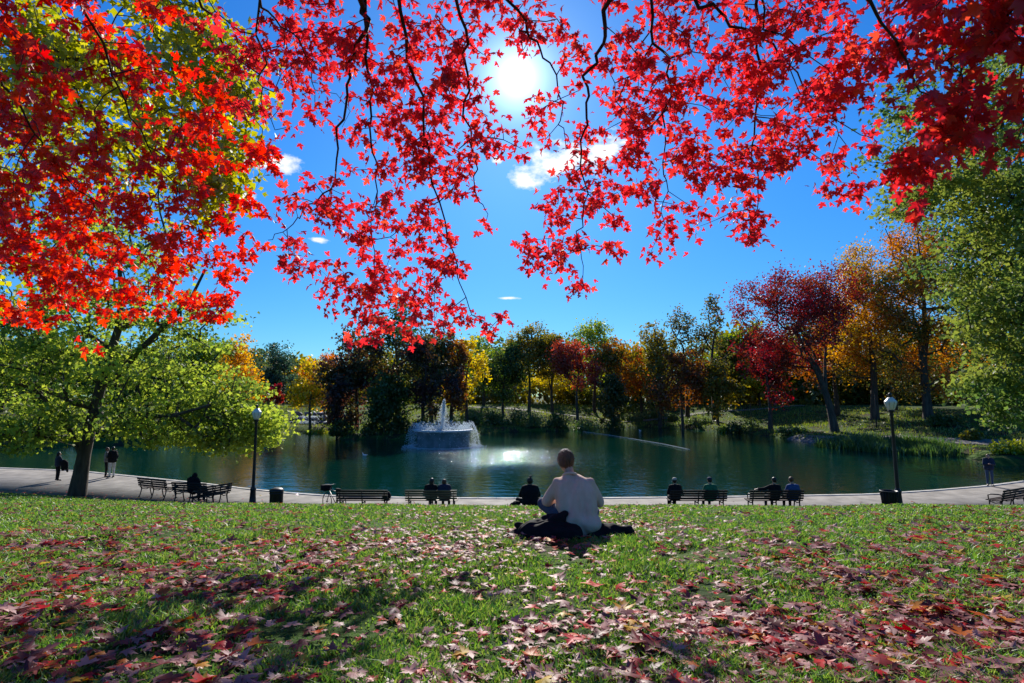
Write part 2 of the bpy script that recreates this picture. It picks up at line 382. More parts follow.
def grid(xs, ys):
    X, Y = np.meshgrid(xs, ys); P = np.c_[X.ravel(), Y.ravel()]
    nx, ny = len(xs), len(ys)
    i = np.arange(nx*ny).reshape(ny, nx)
    F = np.stack([i[:-1, :-1], i[:-1, 1:], i[1:, 1:], i[1:, :-1]], -1).reshape(-1, 4)
    return P, F
k = 4.5; t_ = np.linspace(-1, 1, 440)
xs = 420*np.sinh(k*t_)/math.sinh(k)
ty = np.linspace(-0.55, 1, 440)
ys = 6+700*np.sinh(5.2*ty)/math.sinh(5.2)
P, F = grid(xs, ys)
tag(mk('ground', np.c_[P, zg(P)], [F], M['ground'], smooth=True), kind='structure')

# path slab along the pond
mbp = MB(); xx = np.linspace(-95, 31, 160)
top = 0.0
V = []
for x in xx:
    L = float(lawnY(x))-0.25; S = float(shoreY(x))
    V += [[x, L, -0.06], [x, L, top], [x, S-0.35, top], [x, S-0.35, -1.7]]
V = np.array(V); n = len(xx); Fp = []
for i in range(n-1):
    for j in range(3):
        a = i*4+j; Fp.append([a, a+1, a+5, a+4])
Fp.append([0, 1, 2, 3])
tag(mk('path', V, [np.array(Fp)[:, ::-1]], M['path']), kind='structure')
mk2 = MB()
for i in range(n-1):
    a0 = np.array([xx[i], shoreY(xx[i]), 0]); a1 = np.array([xx[i+1], shoreY(xx[i+1]), 0])
    a0, a1 = a0+(a1-a0)*.012, a1-(a1-a0)*.012
    q = [a0+[0, -.35, 0.012], a1+[0, -.35, 0.012], a1+[0, 0, 0.012], a0+[0, 0, 0.012]]
    V = np.array(q+[p-[0, 0, 1.7] for p in q])
    mk2.add(V, None, [[0, 1, 2, 3], [3, 2, 6, 7], [0, 4, 5, 1], [0, 3, 7, 4], [1, 5, 6, 2]])
tag(mk2.build('pond_edging', M['kerb']), kind='structure')
# path right side beyond x=31 : ends at the water corner, and the path round the far right bank
def strip(pts, w, name, m, lift=0.05):
    pts = np.array(pts, float); V = []
    tt = np.gradient(pts, axis=0); tt = unit(tt); nn = np.c_[-tt[:, 1], tt[:, 0]]
    W = np.linspace(-w/2, w/2, 5)
    for k_ in W:
        q = pts+nn*k_; V.append(np.c_[q, zg(q)+lift])
    m_ = len(pts); V = np.concatenate(V); F = []
    for j in range(4):
        for i in range(m_-1): F.append([j*m_+i, j*m_+i+1, (j+1)*m_+i+1, (j+1)*m_+i])
    return mk(name, V, [F], m, smooth=True)
def curve(pts, n=40):
    pts = np.array(pts, float); s = np.linspace(0, len(pts)-1, n); k0 = np.arange(len(pts))
    out = np.stack([np.interp(s, k0, pts[:, i]) for i in range(pts.shape[1])], 1)
    for _ in range(4): out[1:-1] = (out[:-2]+2*out[1:-1]+out[2:])/4
    return out
tag(strip(curve([(60, 24), (50, 32), (44, 42), (40, 49), (33, 56), (30, 64)], 60), 2.6, 'bank_path', M['path']), kind='structure')
tag(strip(curve([(31, 27.5), (38, 27.5), (48, 29), (60, 30)], 40), 9, 'path_continuation', M['path'], 0.03), kind='structure')
tag(strip(curve([(-20, 96), (0, 92), (15, 91), (30, 93), (45, 88)], 60), 1.3, 'bank_path', M['path'], 0.07), kind='structure')

# water
Pw, Fw = grid(np.linspace(-110, 45, 60), np.linspace(22, 105, 40))
wv = np.c_[Pw, np.full(len(Pw), -0.4)]
tag(mk('pond_water', wv, [Fw], M['water']), kind='structure')

# ------------------------------------------------------------------ growth of trees
def tubes(P, par, r, sides=5):
    """P nodes, par parent index (-1 root)"""
    idx = np.where(par >= 0)[0]
    a = P[par[idx]]; b = P[idx]; rb = r[idx]; ra = np.minimum(r[par[idx]], rb*1.25)
    t = unit(b-a); b = b+t*rb[:, None]*0.3
    up = np.where(np.abs(t[:, 2:3]) < 0.9, np.array([[0, 0, 1.0]]), np.array([[1.0, 0, 0]]))
    u = unit(np.cross(t, up)); w = np.cross(t, u)
    ang = np.linspace(0, 2*np.pi, sides, endpoint=False)
    ring = np.cos(ang)[None, :, None]*u[:, None]+np.sin(ang)[None, :, None]*w[:, None]
    A = a[:, None]+ring*ra[:, None, None]; B = b[:, None]+ring*rb[:, None, None]
    V = np.concatenate([A, B], 1).reshape(-1, 3)
    m = len(idx); base = (np.arange(m)*2*sides)[:, None]
    j = np.arange(sides); k2 = (j+1) % sides
    F = np.stack([base+j, base+k2, base+sides+k2, base+sides+j], -1).reshape(-1, 4)
    return V, F
def grow(skel, targets, rtip=0.01, power=0.5, bias=0.25, seg=0.6, wob=0.08, rg=None):
    """skel: list of (points, parent_ref or None, radii). returns P, par, r, skeleton count"""
    rg = rg or rng
    P = []; par = []; plen = []; fixed = []
    for pts, pr, rad in skel:
        prev = -1 if pr is None else pr
        if pr == 'near':
            d = np.linalg.norm(np.array(P)-np.array(pts[0]), axis=1); prev = int(np.argmin(d))
        rad = np.interp(np.linspace(0, 1, len(pts)), [0, 1], rad) if len(rad) == 2 else rad
        for p, rr in zip(pts, rad):
            P.append(np.array(p, float)); par.append(prev); fixed.append(rr)
            plen.append(0 if prev < 0 else plen[prev]+np.linalg.norm(P[-1]-P[prev])); prev = len(P)-1
    ns = len(P)
    N = ns+len(targets)*12
    A = np.zeros((N, 3)); A[:ns] = np.array(P); pl = np.zeros(N); pl[:ns] = plen
    prn = np.full(N, -1); prn[:ns] = par; cnt = ns
    T = np.array(targets); d0 = np.min(np.linalg.norm(T[:, None]-A[None, :ns], axis=2), axis=1)
    T = T[np.argsort(d0)]; tips = []
    for q in T:
        d = np.linalg.norm(A[:cnt]-q, axis=1)
        j = int(np.argmin(d+bias*pl[:cnt])); dist = d[j]
        m = max(1, int(dist/seg)); m = min(m, 11)
        off = rg.normal(0, wob, 3)*dist; off[2] += 0.06*dist
        prev = j; a = A[j].copy()
        for s in range(1, m+1):
            f = s/m; A[cnt] = a+(q-a)*f+off*math.sin(math.pi*f)
            prn[cnt] = prev; pl[cnt] = pl[prev]+dist/m; prev = cnt; cnt += 1
        tips.append(prev)
    A = A[:cnt]; prn = prn[:cnt]
    w = np.zeros(cnt); w[tips] = 1
    for i in range(cnt-1, -1, -1):
        if prn[i] >= 0: w[prn[i]] += w[i]
    r = rtip*np.maximum(w, 1)**power
    r[:ns] = np.maximum(np.array(fixed), 0.001)
    # branches thinner than what bears them
    for i in range(ns, cnt): r[i] = min(r[i], r[prn[i]]*0.85)
    return A, prn, r, ns, np.array(tips)

MAPLE = [(0.05, 0.0), (0.34, -0.06), (0.22, 0.13), (0.44, 0.17), (0.43, 0.27), (0.64, 0.46), (0.45, 0.43), (0.38, 0.47), (0.15, 0.44), (0.20, 0.62), (0.28, 0.73), (0.13, 0.74), (0.10, 0.82), (0, 1.02)]
def maple_template(fold=0.18, curl=0.15, stem=True):
    o = MAPLE+[(-x, y) for x, y in MAPLE[-2::-1]]
    pts = [(0, 0.35)]+o
    V = np.array([[x, y, -fold*abs(x)-curl*(y-0.35)**2+0.05] for x, y in pts]); n = len(o)
    F = [[0, 1+i, 1+(i+1) % n] for i in range(n)]
    if stem:
        V = np.concatenate([V, [[0.012, 0, 0.03], [-0.012, 0, 0.03], [0, -0.45, 0.0]]]); F.append([n+1, n+2, n+3])
    return V-np.array([0, 0.1, 0]), np.array(F)
DIA = (np.array([[0, -0.5, 0], [0.36, 0.02, -0.06], [0, 0.5, 0], [-0.36, 0.02, -0.06]]), np.array([[0, 1, 2, 3]]))
LOBE = (np.array([[0, -0.5, 0], [0.28, -0.22, -.05], [0.5, 0.12, -.1], [0.2, 0.14, -.03], [0, 0.55, 0], [-0.2, 0.14, -.03], [-0.5, 0.12, -.1], [-0.28, -0.22, -.05]]),
        np.array([[0, 1, 3, 5], [1, 2, 3, 3], [3, 4, 5, 5], [5, 6, 7, 7], [5, 7, 0, 0]]))
def scatter(tmpl, pos, tip, nrm, size):
    """instances of a flat template: tip = +Y axis, nrm = +Z axis"""
    T, F = tmpl; y = unit(tip); x = unit(np.cross(y, nrm)); z = np.cross(x, y)
    Rm = np.stack([x, y, z], -1)
    V = np.einsum('nij,kj->nki', Rm, T)*size[:, None, None]+pos[:, None]
    n, kk = len(pos), len(T)
    Fo = (F[None]+(np.arange(n)*kk)[:, None, None]).reshape(-1, F.shape[1])
    return V.reshape(-1, 3), Fo
def randu(n, rg=None): return unit((rg or rng).normal(size=(n, 3)))

def lobe_faces(F):
    q = F[F[:, 2] != F[:, 3]]; t3 = F[F[:, 2] == F[:, 3]][:, :3]
    return [q, t3]

def crown_targets(c, rad, n, rg, bottom=-0.75, shell=0.45, lumps=7, lump_r=0.45):
    """clump centres inside an uneven crown: union of lumps"""
    c = np.array(c, float); rad = np.array(rad, float)
    L = randu(lumps, rg)*rg.uniform(0.45, 0.88, (lumps, 1)); L = np.concatenate([L, [[0, 0, 0.0]], [[0, 0, 0.45]]])
    LR = np.r_[rg.uniform(lump_r*0.6, lump_r*1.15, lumps), 0.52, 0.42]
    out = []
    while len(out) < n:
        k_ = rg.integers(len(L)); p = L[k_]+unit(rg.normal(size=3))*LR[k_]*(1-shell*rg.random()**1.5)
        if p[2] < bottom: continue
        out.append(p)
    return c+np.array(out)*rad

def tree(name, px, Y, topy, hw, pal, label, group=None, cb=0.3, n=110, per=56, leaf=0.36, lean=0.0, cdx=0.0, seed=None, X=None, depthr=0.85, spread=0.72, trunk_r=None, pointed=0, multi=0):
    """px: image column of the crown; topy: image row of the top; hw: crown half width in pixels (all at distance Y)"""
    rg = np.random.default_rng(int(abs(px)*7+Y*13) if seed is None else seed)
    if X is None: X = (px-512)/FPX*Y
    z0 = gz(X, Y)
    ztop = at(px, topy, Y)[2]; H = ztop-z0; rw = hw*1.18/FPX*Y; cb = cb*.8
    zc0 = z0+H*cb; cz = (zc0+ztop)/2; rz = (ztop-zc0)/2
    base = np.array([X, Y, z0-0.15]); c = np.array([X+cdx, Y, cz])
    tr = trunk_r or 0.016*H+0.05
    T = crown_targets(c, (rw*0.98, rw*depthr, rz*1.0), n, rg, bottom=-0.95)
    if pointed:
        f = (T[:, 2]-zc0)/(2*rz); f = np.clip(f, 0, 1); s = np.interp(f, [0, .3, 1], [1, 1, 0.35]); T[:, 0] = c[0]+(T[:, 0]-c[0])*s; T[:, 1] = c[1]+(T[:, 1]-c[1])*s
    topn = base+np.array([lean+cdx*0.6, 0, H*0.62])
    m = 9; ts = np.linspace(0, 1, m)
    pts = base+(topn-base)*ts[:, None]; pts[:, 0] += 0.02*H*np.sin(ts*5+rg.uniform(0, 6))*ts; pts[:, 0] += -lean*0.4*np.sin(math.pi*ts)
    rad = tr*np.interp(ts, [0, 0.06, 0.3, 1], [1.55, 1.12, 0.9, 0.38])
    skel = [(pts, None, rad)]
    for q in range(multi):
        st = pts[3+q % 2]; e = np.array([X+cdx*.7+(q-1)*rw*0.35, Y+rg.uniform(-.4, .4)*rw, z0+H*rg.uniform(.5, .62)])
        s2 = np.linspace(0, 1, 8)[1:]; pp = st+(e-st)*s2[:, None]; pp[:, 2] += .05*H*np.sin(math.pi*s2); pp += rg.normal(0, .012*H, pp.shape)*s2[:, None]
        skel.append((pp, 3+q % 2, (tr*0.5, tr*0.1)))
    A, par, r, ns, tips = grow(skel, T, rtip=0.03*H/14, power=0.42, seg=H*0.07, wob=0.1, rg=rg)
    rt = root(name, base+[0, 0, 0.15], label, 'tree', group)
    V, F = tubes(A, par, r, 6); mk('trunk', V, [F], M['bark'], rt, True)
    cl = A[tips]; cnt = len(cl)*per
    sg = np.array([rw*0.17*spread, rw*0.17*spread, rz*0.085*spread+0.12])
    cs = rg.uniform(0.6, 1.35, len(cl))
    pos = np.repeat(cl, per, 0)+rg.normal(size=(cnt, 3))*sg*np.repeat(cs, per)[:, None]
    nr = unit(randu(cnt, rg)*0.9+np.array([0, 0, 0.5])); tp = unit(randu(cnt, rg)+np.array([0, 0, -0.3]))
    V, F = scatter(DIA, pos, tp, nr, leaf*rg.uniform(0.6, 1.3, cnt))
    mk('crown', V, [F], PAL[pal], rt)
    return rt

G_far = 'trees standing on the far bank of the pond'
TREES = [
 # name, px, Y, topy, hw, pal, label, kw
 ('green_tree', 503, 88, 345, 24, 'dgreen', 'dark green bushy tree right of the yellow tree beyond the fountain', dict(cb=.22)),
 ('olive_tree', 529, 91, 323, 24, 'olive', 'tall olive tree with bare upright trunk, left of the salmon tree', dict(cb=.42)),
 ('olive_tree', 552, 93, 329, 20, 'olive', 'forked olive tree directly left of the salmon tree on the far bank', dict(cb=.45, multi=2)),
 ('salmon_tree', 577, 86, 341, 21, 'salmon', 'salmon pink tree in the middle of the far bank', dict(cb=.25)),
 ('green_tree', 594, 98, 318, 30, 'green', 'broad green tree rising behind the salmon pink tree', dict(cb=.3)),
 ('maple_tree', 617, 90, 333, 22, 'orol', 'green tree with an orange top right of the salmon tree', dict(cb=.3)),
 ('maple_tree', 641, 94, 340, 20, 'ygor', 'small orange and yellow tree between the green tree and the tall dark pair', dict(cb=.25)),
 ('olive_tree', 659, 86, 330, 20, 'olive', 'olive brown tree with crooked trunk left of the tall dark pair', dict(cb=.25, multi=1)),
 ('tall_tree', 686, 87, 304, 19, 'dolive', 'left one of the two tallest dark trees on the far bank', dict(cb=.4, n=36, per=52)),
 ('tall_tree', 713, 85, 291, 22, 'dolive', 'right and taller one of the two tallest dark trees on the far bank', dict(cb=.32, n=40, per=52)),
 ('russet_tree', 681, 82, 352, 26, 'russet', 'low russet tree under the two tallest dark trees', dict(cb=.15)),
 ('russet_tree', 716, 81, 358, 20, 'olive', 'low brown olive tree under the taller dark tree', dict(cb=.15)),
 ('green_tree', 738, 98, 322, 22, 'green', 'pale green tree just left of the crimson maple', dict(cb=.25)),
 ('yellow_tree', 758, 94, 350, 20, 'yellow', 'yellow green tree behind the crimson maple', dict(cb=.15)),
 ('yellow_tree', 548, 108, 366, 34, 'yellow', 'bright yellow tree glowing low behind the olive trees', dict(cb=.1)),
 ('yellow_tree', 628, 108, 356, 30, 'ygreen', 'yellow green tree low behind the orange topped tree', dict(cb=.1)),
 ('green_tree', 484, 96, 330, 22, 'green', 'green tree between the yellow tree and the dark bushy tree', dict(cb=.2)),
 ('russet_tree', 612, 83, 372, 14, 'dolive', 'small dark tree at the waterside below the orange topped tree', dict(cb=.15)),
 # right bank
 ('crimson_maple', 795, 63, 266, 52, 'crimson', 'large crimson maple leaning left on the right bank', dict(cb=.22, X=(832-512)/FPX*63, cdx=-4.0, lean=-1.2, n=240, per=90, leaf=.25, multi=3, spread=.6, trunk_r=.38)),
 ('crimson_maple', 768, 72, 322, 24, 'crimson', 'smaller crimson maple behind the left edge of the large one', dict(cb=.3)),
 ('russet_tree', 835, 75, 300, 36, 'russet', 'russet tree filling the gap behind the large crimson maple', dict(cb=.1)),
 ('orange_maple', 872, 67, 238, 42, 'orange', 'bright orange maple right of the crimson maple', dict(cb=.14, n=200, per=90, leaf=.25, spread=.6)),
 ('orange_maple', 925, 62, 218, 54, 'orol', 'huge orange and olive maple behind the right lamp post', dict(cb=.12, n=300, per=90, leaf=.26, spread=.6, multi=3, trunk_r=.42)),
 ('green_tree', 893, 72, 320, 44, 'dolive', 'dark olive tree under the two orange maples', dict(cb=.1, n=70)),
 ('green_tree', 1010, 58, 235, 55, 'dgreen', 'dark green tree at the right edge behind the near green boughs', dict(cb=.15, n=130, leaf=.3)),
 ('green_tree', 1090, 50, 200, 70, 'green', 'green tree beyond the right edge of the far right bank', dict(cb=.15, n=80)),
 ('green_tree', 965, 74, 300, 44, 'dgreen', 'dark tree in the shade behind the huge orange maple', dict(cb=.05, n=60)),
 # peninsula
 ('purple_beech', 358, 69, 322, 33, 'purple', 'dark purple tree at the left end of the clump behind the fountain', dict(cb=.12, n=80)),
 ('dark_tree', 398, 71, 297, 36, 'dgreen', 'tallest dark green tree in the clump behind the fountain', dict(cb=.1, n=100)),
 ('purple_beech', 424, 67, 330, 28, 'purple', 'dark purple tree in the clump directly left of the fountain jet', dict(cb=.1, n=80)),
 ('olive_tree', 432, 73, 312, 27, 'dolive', 'dark olive tree behind the purple tree of the fountain clump', dict(cb=.2, n=60)),
 ('russet_tree', 452, 74, 328, 20, 'russet', 'russet tree between the dark clump and the yellow tree', dict(cb=.2)),
 ('yellow_tree', 467, 77, 332, 19, 'yellow', 'bright yellow tree behind the right side of the fountain', dict(cb=.2, n=60)),
 ('purple_beech', 340, 66, 352, 22, 'purple', 'low dark purple tree nearest the water left of the fountain', dict(cb=.05)),
 ('dark_tree', 385, 65, 368, 26, 'dgreen', 'low dark tree overhanging the water left of the fountain', dict(cb=.05)),
 # left bank
 ('golden_tree', 240, 78, 327, 28, 'gold', 'upright golden tree above the left lamp post', dict(cb=.2, n=80, pointed=1)),
 ('blue_green_tree', 284, 104, 350, 22, 'bgreen', 'distant blue green tree between the golden and yellow trees', dict(cb=.2)),
 ('yellow_tree', 312, 74, 362, 24, 'yellow', 'spreading yellow tree above the rock cascade', dict(cb=.3, n=60)),
 ('orange_tree', 330, 80, 350, 20, 'ygor', 'orange topped tree left of the dark purple tree', dict(cb=.3)),
 ('red_tree', 277, 92, 386, 9, 'crimson', 'tiny red tree under the distant blue green tree', dict(cb=.1, n=24)),
 ('green_tree', 200, 74, 340, 30, 'green', 'green tree left of the golden tree across the pond', dict(cb=.1)),
 ('green_tree', 150, 70, 345, 34, 'dgreen', 'dark green tree across the pond right of the leaning near trunk', dict(cb=.05)),
 ('green_tree', 95, 72, 330, 34, 'green', 'green tree across the pond hidden behind the leaning near trunk', dict(cb=.05)),
 ('dark_tree', 45, 68, 340, 32, 'dgreen', 'dark green tree across the pond above the woman with a coat', dict(cb=.05)),
 ('yellow_tree', 5, 72, 335, 36, 'ygreen', 'yellow green tree across the pond at the left edge', dict(cb=.05)),
 ('green_tree', -60, 70, 320, 40, 'green', 'green tree across the pond beyond the left edge', dict(cb=.05)),
]
cntt = {}
for (nm, px, Y, ty_, hw, pal, lab, kw) in TREES:
    tree(nm, px, Y, ty_, hw, pal, lab, None, **kw)

# far-off wood behind everything
def wood():
    rg = np.random.default_rng(5); Vs = []; Fs = []; n0 = 0
    pos = []
    for i in range(230):
        X = rg.uniform(-170, 170); Y = rg.uniform(112, 150)
        if abs(X) > 75: Y = rg.uniform(75, 130)
        H = rg.uniform(11, 15.5)
        if Y < 115: H *= 0.9
        if -60 < X < -38: H *= 0.8
        c = np.array([X, Y, 2.6+H*0.5]); q = c+randu(420, rg)*rg.uniform(0.5, 1, (420, 1))*np.array([5, 4, H*0.52]); pos.append(q)
    for i in range(60):
        X = rg.uniform(38, 100); Y = rg.uniform(93, 108); H = rg.uniform(10, 15)
        pos.append(np.array([X, Y, 2.6+H*.5])+randu(420, rg)*rg.uniform(0.4, 1, (420, 1))*np.array([4, 3, H*0.54]))
    for i in range(210):
        X = rg.uniform(-170, 170); Y = rg.uniform(100, 112) if abs(X) < 75 else rg.uniform(78, 100)
        pos.append(np.array([X, Y, 3.6])+randu(190, rg)*rg.uniform(0.4, 1, (190, 1))*np.array([3.2, 2, rg.uniform(3.2, 5.6)]))
    pos = np.concatenate(pos); n = len(pos)
    V, F = scatter(DIA, pos, randu(n, rg), unit(randu(n, rg)+[0, 0, .5]), rg.uniform(0.6, 1.2, n))
    tag(mk('distant_wood', V, [F], leafmat('wood_leaves', [(0.02, 0.045, 0.014), (0.05, 0.08, 0.02), (0.09, 0.10, 0.02)], 0.45, 0.04, patch=[(0.20, 0.17, 0.02), (0.13, 0.10, 0.02)], patch_scale=0.06)),
        'far-off wood of mixed autumn trees behind the bank', 'wood', kind='stuff')
wood()

# shrubs on the far banks
def shrub(px, Y, wpx, hpx, pal, label, name='shrub', group=None, per=1500, leaf=0.22, basey=None):
    if 485 < px < 620: hpx *= 1.25; wpx *= 1.15
    rg = np.random.default_rng(int(px*3+Y*5+hpx)); X = (px-512)/FPX*Y; z = gz(X, Y); rw = wpx/2/FPX*Y; H = hpx/FPX*Y
    L = rg.normal(size=(7, 3))*np.array([0.4, 0.3, 0.15]); L[:, 2] = np.abs(L[:, 2])
    per = int(per)
    k_ = rg.integers(0, 7, per); p = L[k_]+randu(per, rg)*rg.uniform(0.25, 0.6, (per, 1))
    p[:, 2] = np.abs(p[:, 2])*1.1; p *= np.array([rw, rw*0.7, H*0.85]); p[:, 2] = np.minimum(p[:, 2], H)
    rt = root(name, (X, Y, z), label, 'shrub', group)
    V, F = scatter(DIA, p+np.array([X, Y, z]), unit(randu(per, rg)+[0, 0, .3]), randu(per, rg), leaf*rg.uniform(.6, 1.4, per))
    mk('foliage', V, [F], PAL[pal], rt)
    b = MB()
    for i in range(7): b.tube([[X, Y, z-.1], np.array([X, Y, z])+L[i]*[rw*.6, rw*.4, H*.6]+[0, 0, H*.3]], [0.05, 0.02], 5)
    b.build('stem', M['bark'], rt)
    return rt
SH = [
 (492, 80, 26, 20, 'shrub', 'green shrub at the waterside just right of the fountain'),
 (512, 81, 34, 24, 'shrub', 'round green shrub on the bank below the dark bushy tree'),
 (535, 79.5, 30, 19, 'shrub', 'wide green shrub hanging over the water below the tall olive tree'),
 (560, 80, 30, 19, 'dgreen', 'dark green shrub over the water below the salmon tree, left side'),
 (586, 80, 32, 18, 'shrub', 'green shrub over the water below the salmon tree, right side'),
 (612, 82, 30, 20, 'dgreen', 'dark shrub on the bank at the left end of the pale grass'),
 (633, 92, 20, 12, 'pshrub', 'pale grey green shrub on the bank left of the saplings'),
 (655, 93, 24, 13, 'pshrub', 'pale shrub halfway up the bank below the crooked olive tree'),
 (672, 90, 12, 9, 'pshrub', 'small round pale shrub on the waterside grass'),
 (695, 84, 30, 12, 'pshrub', 'pale shrub below the two tallest dark trees'),
 (738, 75, 30, 18, 'dgreen', 'dark shrub at the water left of the crimson maple'),
 (722, 76, 12, 14, 'ybush', 'small yellowish shrub beside the dark waterside shrub'),
 (790, 66, 32, 8, 'shrub', 'low green shrub at the water below the crimson maple'),
 (470, 79, 18, 18, 'shrub', 'green shrub behind the right rim of the fountain'),
 (452, 66, 26, 26, 'dgreen', 'dark shrub right behind the fountain basin'),
 (425, 65.6, 30, 24, 'dgreen', 'dark shrub behind the left side of the fountain basin'),
 (398, 65.2, 32, 26, 'dgreen', 'dark shrub at the water just left of the fountain spray'),
 (370, 64.6, 32, 26, 'dgreen', 'dark shrub on the left part of the clump shore'),
 (345, 65, 26, 22, 'dgreen', 'dark shrub at the left end of the clump shore'),
 (322, 74, 22, 14, 'ybush', 'light green shrub right of the rock cascade'),
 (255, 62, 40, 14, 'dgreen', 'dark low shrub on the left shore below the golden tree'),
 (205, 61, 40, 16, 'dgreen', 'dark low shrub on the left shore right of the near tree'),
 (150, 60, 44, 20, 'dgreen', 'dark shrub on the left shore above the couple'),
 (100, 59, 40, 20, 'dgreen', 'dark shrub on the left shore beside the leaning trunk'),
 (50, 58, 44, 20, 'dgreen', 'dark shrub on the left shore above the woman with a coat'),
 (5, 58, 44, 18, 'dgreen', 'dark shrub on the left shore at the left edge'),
 (1003, 42.5, 44, 18, 'ybush', 'bright yellow green bush at the water behind the standing man'),
 (1040, 41.5, 50, 18, 'ybush', 'yellow green bush cut by the right edge of the picture'),
 (968, 50, 20, 14, 'olive', 'small brown olive bush left of the bright yellow green bush'),
 (945, 56, 40, 16, 'dgreen', 'dark bush behind the reeds right of the lamp post'),
]
for s in SH: shrub(*s, group=None)

# reeds along the right shore
def reeds():
    rg = np.random.default_rng(21); pos = []
    poly = [onz(x, y, -0.4)[:2] for x, y in [(832, 447.5), (860, 450), (880, 452), (900, 453), (925, 454.5), (950, 456)]]
    poly = np.array(poly)
    n = 5200; s = rg.uniform(0, len(poly)-1, n); k0 = np.arange(len(poly))
    p = np.stack([np.interp(s, k0, poly[:, i]) for i in (0, 1)], 1)+rg.normal(size=(n, 2))*[0.5, 0.9]+[0, 0.7]
    z = zg(p); h = rg.uniform(0.45, 1.05, n)*(1+0.25*snoise(p[:, 0], p[:, 1], 1.2, 2))
    base = np.c_[p, np.maximum(z, -0.55)]
    lean = rg.normal(0, 0.18, (n, 2)); w = 0.035
    V = np.stack([base-[w, 0, 0], base+[w, 0, 0], base+np.c_[lean*h[:, None]*.5, h*.6]+[w*.8, 0, 0], base+np.c_[lean*h[:, None]*.5, h*.6]-[w*.8, 0, 0], base+np.c_[lean*h[:, None]*1.4, h]], 1).reshape(-1, 3)
    b = np.arange(n)[:, None]*5
    tag(mk('reed_bed', V, [b+[0, 1, 2, 3], b+[3, 2, 4]], PAL['shrub']), 'green reeds growing in the shallow water along the right shore', 'reeds', kind='stuff')
reeds()

# bank vegetation (rough grass) on far banks
def bankgrass():
    rg = np.random.default_rng(8)
    X = rg.uniform(-60, 60, 120000); Y = rg.uniform(45, 105, 120000); P = np.c_[X, Y]; d = sdf(P, POND)
    k_ = (d > 0.1) & (d < 20) & (Y > shoreY(X)+8) & (rg.random(len(X)) < 0.65); P = P[k_]; d = d[k_]; n = len(P)
    z = zg(P); h = rg.uniform(0.10, 0.32, n)*(1+0.6*snoise(P[:, 0], P[:, 1], 0.5, 9)); w = rg.uniform(0.03, 0.08, n)
    h = np.maximum(h, .07)
    a = rg.uniform(0, 6.28, n); dx = np.c_[np.cos(a)*w, np.sin(a)*w, np.zeros(n)]
    base = np.c_[P, z]; tipp = base+np.c_[rg.normal(0, .08, (n, 2)), h]
    V = np.stack([base-dx, base+dx, tipp], 1).reshape(-1, 3); b = np.arange(n)[:, None]*3
    tag(mk('bank_grass', V, [b+[0, 1, 2]], PAL['bankg']), 'rough pale grass covering the far banks', 'grass', kind='stuff')
bankgrass()

# ------------------------------------------------------------------ near trees
def neartree(name, base, skel, targets, pal, label, tmpl, per, sig, leaf, rtip, seg=0.7, droop=0.5, seed=1, power=0.45, bias=.2, wob=.1, sides=7):
    rg = np.random.default_rng(seed)
    A, par, r, ns, tips = grow(skel, targets, rtip=rtip, power=power, seg=seg, bias=bias, wob=wob, rg=rg)
    rt = root(name, base, label, 'tree')
    main = np.arange(len(A)) < ns
    V, F = tubes(A, np.where(main, par, -1), r, 14); V2, F2 = tubes(A, np.where(main, -1, par), r, 5)
    mk('trunk', np.concatenate([V, V2]), [np.concatenate([F, F2+len(V)])], M['bark'], rt, True)
    cl = A[tips]; cnt = len(cl)*per
    pos = np.repeat(cl, per, 0)+rg.normal(size=(cnt, 3))*sig
    tp = unit(randu(cnt, rg)*0.9+np.array([0, 0, -droop])); nr = unit(randu(cnt, rg)*.8+np.array([0, -.2, 0.5]))
    V, F = scatter(tmpl, pos, tp, nr, leaf*rg.uniform(0.6, 1.3, cnt))
    mk('crown', V, lobe_faces(F) if tmpl is LOBE else [F], PAL[pal], rt)
    return rt

def px_targets(blobs, rg, zmin=None):
    """blobs: (cx, cy, rx, ry, n, Y, dY) -> points"""
    out = []
    for cx, cy, rx, ry, n, Y, dY in blobs:
        for _ in range(n):
            a = rg.uniform(0, 6.283); q = math.sqrt(rg.random())
            yy = Y+rg.uniform(-dY, dY)
            p0 = at(cx, cy, Y); 
            dx = rx/FPX*Y*math.cos(a)*q; dz = ry/FPX*Y*math.sin(a)*q*(1.0)
            out.append(p0+np.array([dx, yy-Y, -dz]))
    return out

# the leaning green maple on the left
Yt = 26.0
bx = at(77, 488, Yt)
bz = gz(bx[0], Yt)
tp_ = [np.array([bx[0], Yt, bz-0.2])]
for (x, y, dy) in [(80, 478, 0), (84, 455, 0.05), (89, 432, .1), (95, 408, .2), (101, 385, .2), (108, 360, .1), (118, 330, 0), (122, 295, -.2), (118, 255, -.3)]:
    tp_.append(at(x, y, Yt+dy))
limbA = [at(x, y, Yt+d) for x, y, d in [(118, 375, -.5), (140, 350, -1.2), (165, 325, -2), (190, 300, -2.4), (205, 270, -2.6)]]
limbB = [at(x, y, Yt+d) for x, y, d in [(75, 370, -.6), (55, 340, -1.4), (35, 300, -2.), (20, 255, -2.4)]]
limbC = [at(x, y, Yt+d) for x, y, d in [(110, 425, -.4), (140, 418, -1), (175, 415, -1.8), (210, 405, -2.2)]]
limbD = [at(x, y, Yt+d) for x, y, d in [(70, 400, .6), (35, 385, 1.2), (0, 370, 1.8), (-40, 350, 2.4)]]
skel = [(tp_, None, [.46, .31, .26, .245, .23, .21, .19, .16, .12, .08]), (limbA, 5, (.15, .05)), (limbB, 6, (.17, .06)), (limbC, 4, (.12, .05)), (limbD, 4, (.14, .05))]
rg = np.random.default_rng(3)
